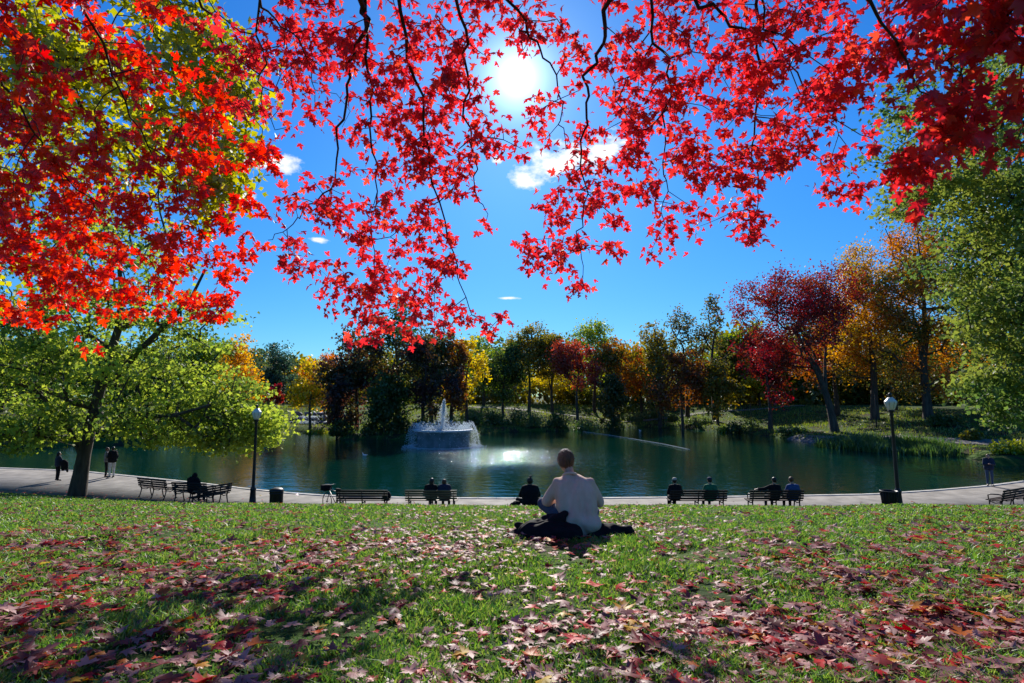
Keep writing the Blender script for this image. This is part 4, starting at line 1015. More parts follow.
# ------------------------------------------------------------------ people
def capsule(p0, p1, r0, r1, n=14, m=5):
    p0 = np.array(p0, float); p1 = np.array(p1, float); L = np.linalg.norm(p1-p0)
    if L < 1e-5: p1 = p0+[0, 0, 1e-4]; L = 1e-4
    t = (p1-p0)/L; up = np.array([0, 0, 1.]) if abs(t[2]) < .9 else np.array([1., 0, 0]); u = unit(np.cross(t, up)); w = np.cross(t, u)
    prof = [(r0*math.cos(a), -r0*math.sin(a)) for a in np.linspace(math.pi/2, 0, m)]+[(r1*math.cos(a), L+r1*math.sin(a)) for a in np.linspace(0, math.pi/2, m)]
    a = np.linspace(0, 2*np.pi, n, endpoint=False); V = []
    for r, z in prof: V.append(p0+t*z+max(r, 1e-5)*(np.cos(a)[:, None]*u+np.sin(a)[:, None]*w))
    F = []
    for i in range(len(prof)-1):
        for j in range(n): k2 = (j+1) % n; F.append([i*n+j, i*n+k2, (i+1)*n+k2, (i+1)*n+j])
    # close the poles
    V = np.concatenate(V); F3 = [[0, j+1, j] for j in range(1, n-1)]; o = (len(prof)-1)*n; F3 += [[o, o+j, o+j+1] for j in range(1, n-1)]
    return V, F3, F
def ellipsoid(c, r, n=16):
    V, F3, F4 = capsule((0, 0, 0), (0, 0, 1e-4), 1, 1, n, 8); return V*np.array(r)+np.array(c), F3, F4
def fused(name, shapes, voxel, m, parent, smooth=2, fn=None):
    """fuse rounded limbs into one continuous skin"""
    b = MB()
    for s in shapes: b.add(*(s if len(s) == 3 else capsule(*s)))
    o = b.build('tmp', m)
    md = o.modifiers.new('r', 'REMESH'); md.mode = 'VOXEL'; md.voxel_size = voxel; md.use_smooth_shade = True
    if smooth: s_ = o.modifiers.new('s', 'SMOOTH'); s_.factor = .5; s_.iterations = smooth
    dg = bpy.context.evaluated_depsgraph_get(); me = bpy.data.meshes.new_from_object(o.evaluated_get(dg))
    bpy.data.objects.remove(o)
    n = len(me.vertices); co = np.empty(n*3); me.vertices.foreach_get('co', co); co = co.reshape(-1, 3)
    if fn is not None:
        no = np.empty(n*3); me.vertices.foreach_get('normal', no); co = fn(co, no.reshape(-1, 3)); me.vertices.foreach_set('co', co.ravel())
    me.name = name
    if not me.materials: me.materials.append(m)
    me.polygons.foreach_set('use_smooth', np.ones(len(me.polygons), bool))
    ob = bpy.data.objects.new(name, me); COL.objects.link(ob); ob.parent = parent
    return ob

def tuft(co, no):
    x, y, z = co.T
    return co+no*(.004*np.sin(150*x+60*z+3*np.sin(70*y))+.003*np.sin(260*x-90*y+2*np.sin(110*z)))[:, None]
def hand(w, d, side, s=1.0, curl=.5):
    """palm and five fingers: w wrist, d pointing direction"""
    d = unit(np.array(d, float)); lat = unit(np.cross(d, [0, 0, 1.]))*side; dn = np.array([0, 0, -1.0])
    w = np.array(w, float); out = [(w, w+d*.03, .026*s, .03*s)]
    pc = w+d*.035
    for i in (-1.5, -.5, .5, 1.5):
        out.append((pc+lat*i*.010, w+d*.09+lat*i*.020, .018*s, .012*s))
        L = [.075, .085, .08, .062][int(i+1.5)]; k0 = w+d*.09+lat*i*.020
        k1 = k0+d*L*.5+dn*L*.15*curl; k2_ = k1+d*L*.42+dn*L*.5*curl
        out.append((k0, k1, .0105*s, .009*s)); out.append((k1, k2_, .009*s, .007*s))
    t0 = w+d*.03-lat*.022; t1 = t0+d*.035-lat*.028; t2 = t1+d*.03-lat*.004+dn*.006
    out += [(t0, t1, .013*s, .011*s), (t1, t2, .011*s, .008*s)]
    return out

def person(J, loc, rz, label, up='black', lo='black', hair='hairk', hat=None, s=1.0, vox=.014, long_hair=False, hood=False, fn=None, coat=0.0, big=1.0, bare_arms=False, sleeves=True, shoes=True, skirt=False):
    rt = root('person', (0, 0, 0), label, 'person')
    g = {k: np.array(v, float) for k, v in J.items()}
    def S(side, k): return g[k][side]
    arms = []; legs = []; body = []
    pel, che, nek, hed = g['pelvis'], g['chest'], g['neck'], g['head']
    sh = [g['shL'], g['shR']]; lat = unit(sh[1]-sh[0]); cm = (sh[0]+sh[1])/2
    tors = []
    fw = np.cross(np.array([0, 0, 1.]), lat)
    def tor(o):
        w = .115*big
        return [(pel-lat*.085, pel+lat*.085, w+o, w+o), (che-lat*.085, che+lat*.085, .112*big+o, .112*big+o), (pel-lat*.075, che-lat*.09, .105*big+o, .115*big+o), (pel+lat*.075, che+lat*.09, .105*big+o, .115*big+o),
                (pel, che, .115*big+o, .12*big+o), (cm-lat*.12+[0, 0, -.045], cm+lat*.12+[0, 0, -.045], .068+o, .068+o), (che-lat*.09, cm-lat*.10+[0, 0, -.03], .11+o, .08+o), (che+lat*.09, cm+lat*.10+[0, 0, -.03], .11+o, .08+o), (cm-[0, 0, .02], nek-[0, 0, .085], .08+o*.8, .062+o*.4), (nek-[0, 0, .10], sh[0]-[0, 0, .005], .062+o*.4, .052+o*.5), (nek-[0, 0, .10], sh[1]-[0, 0, .005], .062+o*.4, .052+o*.5)]
    body += tor(-.012)
    hed = hed+np.array([0, 0, -.025]); body += [(nek+[0, 0, -.05], hed+(nek-hed)*.35, .056, .052)]
    f = unit(g.get('face', np.array([0, 1., 0])))
    side = unit(np.cross(f, [0, 0, 1.]))
    hh = []
    V, F3, F4 = ellipsoid((0, 0, 0), (.078, .094, .112)); fa = math.atan2(-f[0], f[1]); Rz = rotz(fa)
    body.append((V@Rz.T+hed, F3, F4))
    body += [(hed+f*.02+[0, 0, -.055], hed+f*.06+[0, 0, -.085], .055, .03), (hed+f*.088+[0, 0, .0], hed+f*.105+[0, 0, -.03], .010, .016), (hed+f*.085+side*.02+[0, 0, -.062], hed+f*.085-side*.02+[0, 0, -.062], .012, .012)]
    for sd in (-1, 1): V2, a3, a4 = ellipsoid((0, 0, 0), (.012, .024, .034), 8); body.append((V2@Rz.T+hed+side*sd*.084-f*.005, a3, a4))
    shirt = tor(.012+coat)
    for q, sd in ((0, -1), (1, 1)):
        nm = 'LR'[q]; s0, e0, w0 = g['sh'+nm], g['el'+nm], g['wr'+nm]
        body += [(s0, e0, .047, .038), (e0, w0, .037, .025)]
        body += hand(w0, w0-e0 if 'hd'+nm not in g else g['hd'+nm], sd)
        shirt += [(s0-[0, 0, .01], e0, .054+coat*.7, .052+coat*.7), (e0, w0-(w0-e0)*.06, .050+coat*.7, .038+coat*.5)]
        hp, kn, an, to = g['hp'+nm], g['kn'+nm], g['an'+nm], g['to'+nm]
        body += [(hp, kn, .080, .052), (kn, an, .052, .035), (an, to, .036, .028)]
        legs += [(pel+lat*sd*.06, hp, .115, .10), (hp, kn, .094, .066), (kn, an-(an-kn)*.05, .064, .047)]
    legs += [(pel-lat*.07, pel+lat*.07, .118, .118)]
    fused('body', body, vox, M['skin'], rt, 1)
    fused('trousers', legs, vox, M[lo], rt, 2)
    fused('shirt' if up == 'beige' else 'jacket', shirt, vox, M[up], rt, 14 if up == 'beige' else 4, fn)
    if up == 'beige':
        b = MB(); a_ = np.linspace(0, 2*np.pi, 21); c_ = nek-np.array([0, .005, .045]); b.tube(np.c_[c_[0]+.068*np.cos(a_), c_[1]+.072*np.sin(a_), c_[2]-.03*np.sin(a_)], .014, 8, False); b.build('collar', M[up], rt, True, local=True)
    for nm in 'LR':
        an, to = g['an'+nm], g['to'+nm]
        if shoes: fused('shoe', [(an+(to-an)*-.15+[0, 0, -.02], to+[0, 0, -.005], .046, .038)], .012, M['shoe'], rt, 1)
    # hair: cap of the skull at the back and top
    hs = []
    V, F3, F4 = ellipsoid((0, -.014, .018), (.093, .099, .104)); hs.append((V@Rz.T+hed, F3, F4))
    V, F3, F4 = ellipsoid((0, -.034, -.010), (.087, .070, .078)); hs.append((V@Rz.T+hed, F3, F4))
    if long_hair: hs += [(hed-f*.05, hed-f*.07+[0, 0, -.22], .085, .06)]
    if hood: V, F3, F4 = ellipsoid((0, -.02, -.01), (.105, .112, .14)); hs.append((V@Rz.T+hed, F3, F4))
    fused('hood' if hood else 'hair', hs, .012 if up != 'beige' else .006, M[up] if hood else M[hair], rt, 1, tuft if up == 'beige' else None)
    if hat:
        V, F3, F4 = ellipsoid((0, -.008, .055), (.094, .104, .078)); fused('hat', [(V@Rz.T+hed, F3, F4), (hed+f*.09+[0, 0, .045]-side*.04, hed+f*.09+[0, 0, .045]+side*.04, .018, .018), (hed+f*.14+[0, 0, .04]-side*.02, hed+f*.14+[0, 0, .04]+side*.02, .01, .01)], .012, M[hat], rt, 1)
    for sd in (-1, 1):
        V, F3, F4 = ellipsoid(hed+f*.083+side*sd*.031+[0, 0, .005], (.011, .011, .008), 8); b = MB(); b.add(V, F3, F4); b.build('eye', M['hairk'], rt, True)
    rt.location = loc; rt.rotation_euler = (0, 0, rz); rt.scale = (s, s, s)
    return rt

def stand(**k):
    J = dict(pelvis=(0, 0, .96), chest=(0, 0, 1.28), neck=(0, -.01, 1.47), head=(0, .02, 1.62), shL=(-.17, 0, 1.42), shR=(.17, 0, 1.42), elL=(-.23, -.02, 1.14), elR=(.23, -.02, 1.14), wrL=(-.20, .10, .92), wrR=(.20, .10, .92),
             hpL=(-.09, 0, .92), hpR=(.09, 0, .92), knL=(-.10, .03, .50), knR=(.10, .03, .50), anL=(-.10, 0, .09), anR=(.10, 0, .09), toL=(-.12, .15, .045), toR=(.12, .15, .045)); J.update(k); return J
def sit(**k):
    J = dict(pelvis=(0, .12, .57), chest=(0, .06, .86), neck=(0, .07, 1.05), head=(0, .11, 1.19), shL=(-.18, .06, .99), shR=(.18, .06, .99), elL=(-.25, .12, .73), elR=(.25, .12, .73), wrL=(-.12, .34, .66), wrR=(.12, .34, .66),
             hpL=(-.09, .14, .55), hpR=(.09, .14, .55), knL=(-.12, .56, .52), knR=(.12, .56, .52), anL=(-.12, .58, .10), anR=(.12, .58, .10), toL=(-.14, .73, .045), toR=(.14, .73, .045)); J.update(k); return J
def cross(**k):
    J = dict(pelvis=(0, 0, .13), chest=(0, .07, .42), neck=(0, .12, .62), head=(0, .16, .755), shL=(-.185, .09, .56), shR=(.185, .09, .56), elL=(-.27, .20, .32), elR=(.27, .20, .32), wrL=(-.14, .40, .26), wrR=(.14, .40, .26),
             hpL=(-.09, .03, .12), hpR=(.09, .03, .12), knL=(-.36, .34, .17), knR=(.36, .34, .17), anL=(.04, .46, .08), anR=(-.04, .54, .08), toL=(.17, .50, .06), toR=(-.17, .56, .06)); J.update(k); return J

def off(px, Y, dx=0): p = place(px, Y); return (p[0]+dx, p[1], 0)
# people on benches (sitting plane = bench origin)
def on_bench(bi, dx, *a, **k):
    bo = BO[bi]; rz = bo.rotation_euler[2]; l = bo.location
    return person(a[0], (l[0]+dx*math.cos(rz), l[1]+dx*math.sin(rz), 0), rz+k.pop('turn', 0), *a[1:], **k)
on_bench(1, .05, sit(head=(.02, .14, 1.15), chest=(0, .1, .86)), 'person in dark hooded coat slouching on the shaded bench at left', up='black', lo='black', hood=True, coat=.05, big=1.15)
on_bench(4, -.02, sit(head=(.03, .12, 1.20), face=(.5, 1, 0)), 'person with dark hair in a black coat, left of the two on the pale bench', up='black', lo='grey', hair='hairk', long_hair=True, coat=.02)
on_bench(4, .50, sit(head=(-.02, .12, 1.16)), 'brown-haired person in a navy coat, right of the two on the pale bench', up='navy', lo='black', hair='hairb', coat=.03)
on_bench(5, -.86, sit(head=(0, .12, 1.21)), 'person in a dark coat and pale cap at the left end of a bench', up='black', lo='black', hat='cap', coat=.02)
on_bench(5, .50, sit(head=(0, .12, 1.23)), 'person in a green jacket and dark cap at the right end of a bench', up='green', lo='navy', hat='navy', coat=.03, big=1.1)
on_bench(6, -.02, sit(elL=(-.42, -.0, .90), wrL=(-.66, -.02, .90), head=(.02, .1, 1.24)), 'person in a black jacket stretching an arm along the bench back', up='black', lo='navy', coat=.02)
on_bench(6, .70, sit(head=(-.03, .12, 1.25)), 'person in a blue jacket at the right end of the couple bench', up='blue', lo='black', hair='hairb', coat=.03)
# bag at the empty bench and a white bag between the pair
bo = BO[3]; rt = root('backpack', (bo.location[0]+.88, bo.location[1]+.22, .45), 'dark backpack lying on the right end of the empty bench', 'bag')
fused('body', [ellipsoid((0, 0, .16), (.17, .14, .18)), ellipsoid((.05, .1, .12), (.12, .08, .1))], .015, M['black'], rt, 1)
b = MB(); b.tube([(-.06, -.13, .26), (-.07, -.17, .16), (-.06, -.13, .04)], .014, 6); b.tube([(.06, -.13, .26), (.07, -.17, .16), (.06, -.13, .04)], .014, 6); b.build('strap', M['black'], rt, local=True)
# standing people
person(stand(elR=(.26, .1, 1.18), wrR=(.20, .28, 1.05)), place(57, 30.5), R(-30), 'woman in dark clothes standing on the left path, a coat over her arm', up='navy', lo='black', hair='hairk', long_hair=True, s=.88, coat=.015)
p = place(63, 30.4); rt = root('coat', (p[0], p[1], .55), 'dark coat hanging over the arm of the woman at left', 'coat')
fused('cloth', [((0, 0, .45), (.08, .02, .1), .12, .09), ((-.08, 0, .42), (-.04, 0, .05), .09, .08), ((.08, .04, .4), (.2, 0, -.05), .09, .05)], .02, M['black'], rt, 2)
person(stand(wrR=(.10, .26, 1.12)), place(105.5, 31.8), R(-60), 'standing person in grey top and black trousers at the left waterside', up='grey', lo='black', hair='hairb', s=.95)
person(stand(wrL=(-.08, .26, 1.12)), place(111.5, 31.6), R(60), 'standing person in black jacket and white trousers at the left waterside', up='black', lo='white', hair='hairk', s=.98, coat=.02)
person(stand(elL=(-.22, .1, 1.16), elR=(.22, .1, 1.16), wrL=(-.05, .28, 1.2), wrR=(.06, .28, 1.18), head=(0, .05, 1.60), face=(0, 1, -.3)), place(990, 28.8), R(150), 'man in a navy jacket standing at the water edge on the right', up='navy', lo='denim', hair='hairb', s=.93, coat=.02)
# person sitting on the grass near the path
X = place(530.5, 17.6)[0]; z = gz(X, 17.6)
sitter = person(cross(head=(0, .15, .77)), (X, 17.6, z), R(4), 'person in black with a topknot sitting on the lawn edge behind the main man', up='black', lo='black', hair='hairk', coat=.04, big=1.12)
b = MB(); b.add(*ellipsoid((.015, .10, .885), (.042, .042, .045))); b.build('hair_bun', M['hairk'], sitter, True, local=True)
rt = root('rucksack', (X-.42, 17.7, z), 'small dark rucksack on the grass beside the black-clad sitter', 'bag')
fused('body', [ellipsoid((0, 0, .08), (.13, .11, .09)), ellipsoid((-.1, .05, .05), (.10, .08, .06))], .015, M['black'], rt, 1)
b = MB(); b.tube([(-.05, -.08, .14), (-.02, -.13, .08), (.05, -.1, .04)], .012, 6); b.build('strap', M['black'], rt, local=True)

# main man
Ym = 6.1; pm = at(576.5, 528, Ym); zm = gz(pm[0], Ym)
def folds(co, no):
    x, y, z = co.T
    f = 0.008*np.sin(36*x+9*z+2*np.sin(11*z))*np.clip((.50-z)*4, 0, 1)+0.012*np.sin(34*z+22*np.abs(x-.03)+1.5*np.sin(15*x))*np.clip((.34-z)*5, 0, 1)+0.006*np.sin(55*(x*.8+z*.45)+3*np.sin(9*z))+.007*np.sin(30*(x+.25)*np.sign(x)+22*z)*np.clip((z-.30)*6, 0, 1)
    return co+no*f[:, None]
man = person(dict(pelvis=(.04, 0, .13), chest=(0, .09, .40), neck=(-.055, .12, .635), head=(-.095, .17, .760), shL=(-.200, .10, .505), shR=(.150, .08, .512), elL=(-.30, .20, .30), elR=(.27, .18, .31), wrL=(-.17, .42, .24), wrR=(.12, .42, .24),
             hpL=(-.07, .03, .13), hpR=(.13, .03, .13), knL=(-.34, .36, .25), knR=(.25, .42, .16), anL=(.02, .50, .08), anR=(-.04, .58, .08), toL=(.16, .54, .06), toR=(-.2, .60, .06), face=(-.18, 1, -.1)),
       (pm[0], Ym, zm+.02), R(0), 'man in a beige long-sleeved shirt sitting on the lawn with his back turned', up='beige', lo='denim', hair='hairb', s=1.02, vox=.009, coat=.016, fn=folds, big=1.0)
man.scale = (.97, 1.02, 1.02)
def crumple(sd, a=.016):
    def fn(co, no):
        x, y, z = co.T; r = np.random.default_rng(sd); f = 0
        for k_ in range(5):
            v = r.normal(size=3)*14*(1+k_*.5); f = f+np.sin(co@v+r.uniform(0, 6)+1.2*np.sin(co@(v[::-1]*.6)))/(1+k_*.5)
        return co+no*(a*f/2)[:, None]
    return fn
rt = root('jacket', (pm[0]-.36, Ym-.16, zm), 'black jacket heaped on the grass at the left of the beige-shirted man', 'jacket'); rt.scale = (1.06, 1, .86)
fused('cloth', [ellipsoid((.02, 0, .10), (.27, .17, .15)), ((-.12, 0, .10), (.18, .03, .27), .09, .055), ((.05, .05, .24), (.22, .06, .29), .06, .035), ellipsoid((.22, 0, .08), (.16, .12, .13)), ellipsoid((-.22, .03, .05), (.13, .11, .07)), ellipsoid((.12, -.04, .06), (.18, .12, .11)), ((-.2, -.05, .03), (-.38, .02, .02), .05, .025), ((-.16, .08, .1), (-.24, .10, .16), .05, .035)], .010, M['black'], rt, 1, crumple(3))
rt = root('blanket', (pm[0]+.05, Ym+.0, zm), 'black coat spread flat under the beige-shirted man and out to his right', 'coat'); rt.scale = (1, 1.2, 1.25)
fused('cloth', [((-.2, -.02, .02), (.34, .02, .03), .06, .06), ((.1, .0, .04), (.50, .0, .05), .08, .045), ((.2, .05, .03), (.55, .08, .03), .055, .03), ((.1, -.06, .02), (.40, -.05, .02), .045, .03), ((-.05, .3, .02), (.4, .25, .02), .05, .03), ellipsoid((.28, .02, .05), (.16, .1, .05))], .010, M['black'], rt, 1, crumple(8, .012))

# ------------------------------------------------------------------ fountain
FY = 55.5; fp = onz(443.5, 395+FPX*4.9/FY, -.4); fx = fp[0]*FY/fp[1]
rt = root('fountain', (fx, FY, -.4), 'round fountain basin with water jets standing in the pond', 'fountain')
b = MB(); b.lathe([(2.55, -.8), (2.62, .15), (2.66, .5), (2.80, 1.35), (2.86, 1.42), (2.86, 1.5), (2.7, 1.5), (2.6, 1.3), (0, 1.3)], n=48); b.build('basin', M['basin'], rt, False, local=True)
b = MB(); b.lathe([(2.87, 1.42), (3.0, 1.45), (3.02, 1.55), (2.95, 1.62), (2.72, 1.62), (2.7, 1.5)], n=48); b.build('rim', M['rim'], rt, True, local=True)
b = MB(); b.lathe([(0, 1.3), (.35, 1.3), (.3, 1.6), (.12, 1.7), (0, 1.72)], n=16); b.build('nozzle', M['iron'], rt, True, local=True)
rg = np.random.default_rng(55)
def drops(P0, size, stretch, name):
    n = len(P0); T = (np.array([[1, 0, 0], [-1, 0, 0], [0, 0, 1], [0, 0, -1], [0, 1, 0], [0, -1, 0]], float), np.array([[0, 4, 2], [4, 1, 2], [1, 5, 2], [5, 0, 2], [4, 0, 3], [1, 4, 3], [5, 1, 3], [0, 5, 3]]))
    T, F = T; V = P0[:, None]+T[None]*size[:, None, None]*np.array([1, 1, stretch]); V = V.reshape(-1, 3)
    return mk(name, V+np.array([fx, FY, -.4]), [(F[None]+(np.arange(n)*6)[:, None, None]).reshape(-1, 3)], M['spray'], rt)
# central jet: dense core, widening mist
n = 1700; h = rg.random(n)**.8; zt = 1.6+2.75*h+rg.normal(0, .07, n); wid = np.interp(h, [0, .5, 1], [1.05, .5, .10])
a = rg.uniform(0, 6.28, n); q = np.abs(rg.normal(0, .5, n))*wid
drops(np.c_[q*np.cos(a)-.25*(1-h)*rg.random(n), q*np.sin(a), zt], rg.uniform(.012, .034, n), 2.5, 'central_jet')
# ring of arcs
P0 = []; S0 = []
for i in range(44):
    a0 = i/44*6.283+rg.normal(0, .02); v = rg.uniform(.8, 1.25); 
    for tt in np.linspace(0, 1.0, 34):
        r_ = 2.45+(1.25*v)*tt; z_ = 1.6+3.0*tt*v-4.6*tt*tt*1.05
        if z_ < .02: break
        k_ = 2 if tt > .45 else 1
        if math.sin(a0) < .35 and abs(math.cos(a0)) < .88 and tt > .42 and rg.random() < .72: continue
        for _ in range(k_): P0.append([r_*math.cos(a0)+rg.normal(0, .03), r_*math.sin(a0)+rg.normal(0, .03), z_+rg.normal(0, .04)]); S0.append(rg.uniform(.012, .03))
drops(np.array(P0), np.array(S0), 2.0, 'side_jet')
n = 2600; a = rg.uniform(0, 6.28, n); r_ = rg.uniform(1.9, 2.9, n); z_ = 1.55+np.abs(rg.normal(0, .28, n))
drops(np.c_[r_*np.cos(a), r_*np.sin(a), z_], rg.uniform(.012, .034, n), 1.6, 'side_jet')
n = 1300; a = rg.normal(0, .45, n)+np.where(rg.random(n) < .5, 0, math.pi); r_ = 3.05+np.abs(rg.normal(0, .32, n)); z_ = rg.uniform(0, 1.4, n)**1.3
drops(np.c_[r_*np.cos(a), r_*np.sin(a), z_], rg.uniform(.008, .02, n), 3, 'water_curtain')
n = 1500; a = rg.uniform(0, 6.28, n); r_ = 3.0+np.abs(rg.normal(0, .5, n)); 
drops(np.c_[r_*np.cos(a), r_*np.sin(a), np.full(n, .01)], rg.uniform(.03, .11, n), .3, 'foam')

for ch in rt.children: ch.scale = (.94, .94, 1)
# whitish wake streak on the water, modelled as a thin white tube
b = MB(); pl = curve([onz(x, y, -.39) for x, y in [(583, 431.5), (610, 435), (640, 440), (664, 444), (690, 449.5)]], 40)
b.tube(pl, .02, 6)
tag(b.build('wake_line', M['white']), 'thin white wake stretching across the water right of the fountain', 'wake')

# birds on the water
def bird(px, py, a, label):
    p = onz(px, py, -.4); rt = root('gull', tuple(p), label, 'bird')
    fused('body', [ellipsoid((0, 0, .06), (.09, .20, .085)), ((0, -.12, .08), (0, -.28, .11), .05, .015), ((0, .12, .09), (0, .19, .2), .045, .035), ellipsoid((0, .2, .22), (.04, .055, .042))], .014, M['bird'], rt, 1)
    b = MB(); b.tube([(0, .24, .22), (0, .31, .21)], [.014, .004], 6); b.build('beak', M['beak'], rt, local=True)
    rt.rotation_euler = (0, 0, a)
bird(364.7, 456, 1.2, 'white gull floating on the water left of the fountain')
bird(640, 431, 2.2, 'white gull floating near the far shore by the pale grass')
bird(452, 487, -1.0, 'white gull floating close to the path below the fountain') if False else None

# rock cascade at the left arm
rc = onz(304, 431, -.4)
rt = root('rock_cascade', (rc[0], rc[1]+1.5, -.4), 'blue grey rock cascade with trickling water across the pond', 'cascade')
rg = np.random.default_rng(66); import bmesh
def rock(b, c, s):
    bm = bmesh.new(); pts = randu(16, rg)*rg.uniform(.8, 1.1, (16, 1))*np.array(s)
    for p in pts: bm.verts.new(p)
    r_ = bmesh.ops.convex_hull(bm, input=bm.verts); bm.verts.index_update()
    V = np.array([v.co[:] for v in bm.verts]); F = [[v.index for v in f.verts] for f in bm.faces if len(f.verts) == 3]; bm.free(); b.add(V+np.array(c), F)
for lev in range(4):
    for i in range(7):
        b = MB(); rock(b, ((i-3)*.95+rg.normal(0, .2), lev*1.6+rg.normal(0, .3), .25+lev*.62+rg.normal(0, .1)), (rg.uniform(.5, .85), rg.uniform(.6, 1), rg.uniform(.35, .6)))
        b.build('rock', M['rock'], rt, local=True)
P0 = []
for lev in range(3):
    for i in range(260): P0.append([rg.normal(-.6, .7), -.6+lev*1.6+rg.uniform(-.5, .2), .15+lev*.62+rg.random()*.5])
for i in range(300): P0.append([rg.normal(-.6, 1.0), -1.3+rg.normal(0, .3), .02])
P0 = np.array(P0); n = len(P0)
T = np.array([[1, 0, 0], [-1, 0, 0], [0, 0, 2.2], [0, 0, -2.2], [0, 1, 0], [0, -1, 0]], float); F = np.array([[0, 4, 2], [4, 1, 2], [1, 5, 2], [5, 0, 2], [4, 0, 3], [1, 4, 3], [5, 1, 3], [0, 5, 3]])
V = (P0[:, None]+T[None]*rg.uniform(.02, .06, (n, 1, 1))).reshape(-1, 3)+np.array(rt.location)
mk('falling_water', V, [(F[None]+(np.arange(n)*6)[:, None, None]).reshape(-1, 3)], M['spray'], rt)

# thin saplings staked on the bank
for i, (px, Y, h, lab) in enumerate([(662, 88, 2.6, 'slim stake standing on the bank below the crooked olive tree'), (749, 78, 3.0, 'slim stake on the bank left of the crimson maple'), (873, 61, 3.6, 'thin dark post on the shaded bank left of the right lamp')]):
    X = (px-512)/FPX*Y; z = gz(X, Y); b = MB(); b.tube([(X, Y, z-.1), (X+.03, Y, z+h*.5), (X, Y, z+h)], [.07, .055, .04], 8); b.lathe([(.0, h), (.08, h), (.06, h+.08), (0, h+.1)], c=(X, Y, z), n=8)
    tag(b.build('stake', M['bark'], loc=(X, Y, z)), lab, 'post')

# ------------------------------------------------------------------ sun, sky
SUN_EL = 30.3; d = ray(517, 77); d = d/np.linalg.norm(d); SUN_EL = math.degrees(math.asin(d[2])); SUN_AZ = math.atan2(d[0], d[1])
sl = bpy.data.lights.new('sun', 'SUN'); sl.energy = 5.0; sl.angle = R(.55); sl.color = (1, .95, .86)
so = bpy.data.objects.new('sun', sl); COL.objects.link(so); so.rotation_euler = Vector(d).to_track_quat('Z', 'Y').to_euler()
w = bpy.data.worlds.new('World'); sc.world = w; w.use_nodes = True; t = w.node_tree; t.nodes.clear()
out = t.nodes.new('ShaderNodeOutputWorld'); bg = t.nodes.new('ShaderNodeBackground')
sky = t.nodes.new('ShaderNodeTexSky'); sky.sky_type = 'NISHITA'; sky.sun_disc = False; sky.sun_elevation = R(SUN_EL); sky.sun_rotation = SUN_AZ
sky.air_density = 1.0; sky.dust_density = 0.15; sky.ozone_density = 3.5; sky.altitude = 200
hs = t.nodes.new('ShaderNodeHueSaturation'); hs.inputs['Saturation'].default_value = 1.3; hs.inputs['Value'].default_value = 1.0
t.links.new(sky.outputs[0], hs.inputs['Color'])
tc = t.nodes.new('ShaderNodeTexCoord'); nv = t.nodes.new('ShaderNodeVectorMath'); nv.operation = 'NORMALIZE'; t.links.new(tc.outputs['Generated'], nv.inputs[0])
def math_(op, a, b=None, clamp=False):
    n = t.nodes.new('ShaderNodeMath'); n.operation = op; n.use_clamp = clamp
    for i, v in enumerate((a, b)):
        if v is None: continue
        if isinstance(v, (int, float)): n.inputs[i].default_value = v
        else: t.links.new(v, n.inputs[i])
    return n.outputs[0]
# brightness round the sun
dt = t.nodes.new('ShaderNodeVectorMath'); dt.operation = 'DISTANCE'; t.links.new(nv.outputs[0], dt.inputs[0]); dt.inputs[1].default_value = tuple(d)
ds = dt.outputs['Value']
core = math_('MULTIPLY', math_('LESS_THAN', ds, 0.018), 14)
halo = math_('MULTIPLY', math_('POWER', 2.718, math_('MULTIPLY', math_('POWER', math_('DIVIDE', ds, .030), 1.2), -1)), 14)
wide = math_('MULTIPLY', math_('POWER', 2.718, math_('DIVIDE', ds, -.08)), 1.6)
aur = math_('ADD', math_('ADD', core, halo), wide)
# clouds
cn = t.nodes.new('ShaderNodeTexNoise'); cn.inputs['Scale'].default_value = 22; cn.inputs['Detail'].default_value = 6; cn.inputs['Roughness'].default_value = .6
mpc = t.nodes.new('ShaderNodeMapping'); mpc.inputs['Scale'].default_value = (1, 1, 1.7); t.links.new(nv.outputs[0], mpc.inputs[0]); t.links.new(mpc.outputs[0], cn.inputs['Vector'])
tot = None
for (px, py, rx, rz_) in [(562, 162, .13, .055), (526, 182, .06, .03), (606, 150, .09, .045), (266, 161, .085, .040), (237, 197, .045, .026), (508, 298, .035, .006), (497, 160, .02, .012), (318, 240, .03, .010)]:
    c = ray(px, py); c = c/np.linalg.norm(c)
    sv = t.nodes.new('ShaderNodeVectorMath'); sv.operation = 'SUBTRACT'; t.links.new(nv.outputs[0], sv.inputs[0]); sv.inputs[1].default_value = tuple(c)
    ml = t.nodes.new('ShaderNodeVectorMath'); ml.operation = 'MULTIPLY'; t.links.new(sv.outputs[0], ml.inputs[0]); ml.inputs[1].default_value = (1/rx, 1/rx, 1/rz_)
    ln = t.nodes.new('ShaderNodeVectorMath'); ln.operation = 'LENGTH'; t.links.new(ml.outputs[0], ln.inputs[0])
    v = math_('SUBTRACT', 1.0, ln.outputs['Value'], True)
    tot = v if tot is None else math_('MAXIMUM', tot, v)
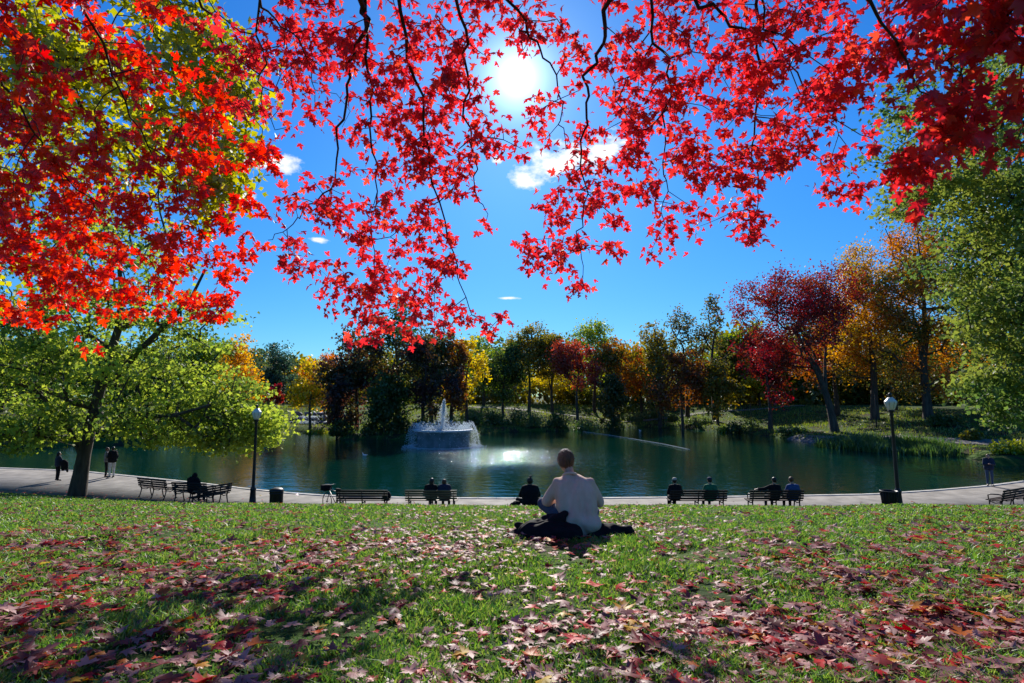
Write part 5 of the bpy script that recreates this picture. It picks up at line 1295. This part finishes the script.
cm_ = math_('MULTIPLY', math_('SUBTRACT', math_('ADD', math_('MULTIPLY', tot, .62), cn.outputs[0]), .80), 5.0, True)
cm_ = math_('MULTIPLY', cm_, math_('MULTIPLY', tot, 4, True), True)
mx = t.nodes.new('ShaderNodeMix'); mx.data_type = 'RGBA'; t.links.new(cm_, mx.inputs[0]); tn = t.nodes.new('ShaderNodeVectorMath'); tn.operation = 'MULTIPLY'; t.links.new(hs.outputs[0], tn.inputs[0]); tn.inputs[1].default_value = (.37, .72, .98)
sx = t.nodes.new('ShaderNodeSeparateXYZ'); t.links.new(nv.outputs[0], sx.inputs[0])
er = t.nodes.new('ShaderNodeMapRange'); er.inputs['From Min'].default_value = 0.0; er.inputs['From Max'].default_value = 0.35; er.inputs['To Min'].default_value = .62; er.inputs['To Max'].default_value = 1.0; t.links.new(sx.outputs['Z'], er.inputs['Value'])
ts = t.nodes.new('ShaderNodeVectorMath'); ts.operation = 'SCALE'; t.links.new(tn.outputs[0], ts.inputs[0]); t.links.new(er.outputs[0], ts.inputs['Scale']); t.links.new(ts.outputs[0], mx.inputs[6]); mx.inputs[7].default_value = (7.2, 7.3, 7.5, 1)
ac = t.nodes.new('ShaderNodeVectorMath'); ac.operation = 'SCALE'; ac.inputs[0].default_value = (.82, .95, 1.0); t.links.new(aur, ac.inputs['Scale'])
ad = t.nodes.new('ShaderNodeVectorMath'); ad.operation = 'ADD'; t.links.new(mx.outputs[2], ad.inputs[0]); t.links.new(ac.outputs[0], ad.inputs[1])
t.links.new(ad.outputs[0], bg.inputs[0]); bg.inputs[1].default_value = 0.11; t.links.new(bg.outputs[0], out.inputs[0])

vs = sc.view_settings; vs.view_transform = 'Standard'; vs.look = 'None'; vs.gamma = 1; vs.exposure = 0.52
sc.render.engine = 'CYCLES'
cy = sc.cycles; cy.use_denoising = True; cy.max_bounces = 6; cy.diffuse_bounces = 3; cy.glossy_bounces = 3; cy.transmission_bounces = 4; cy.transparent_max_bounces = 4
cy.sample_clamp_indirect = 6; cy.caustics_reflective = False; cy.caustics_refractive = False
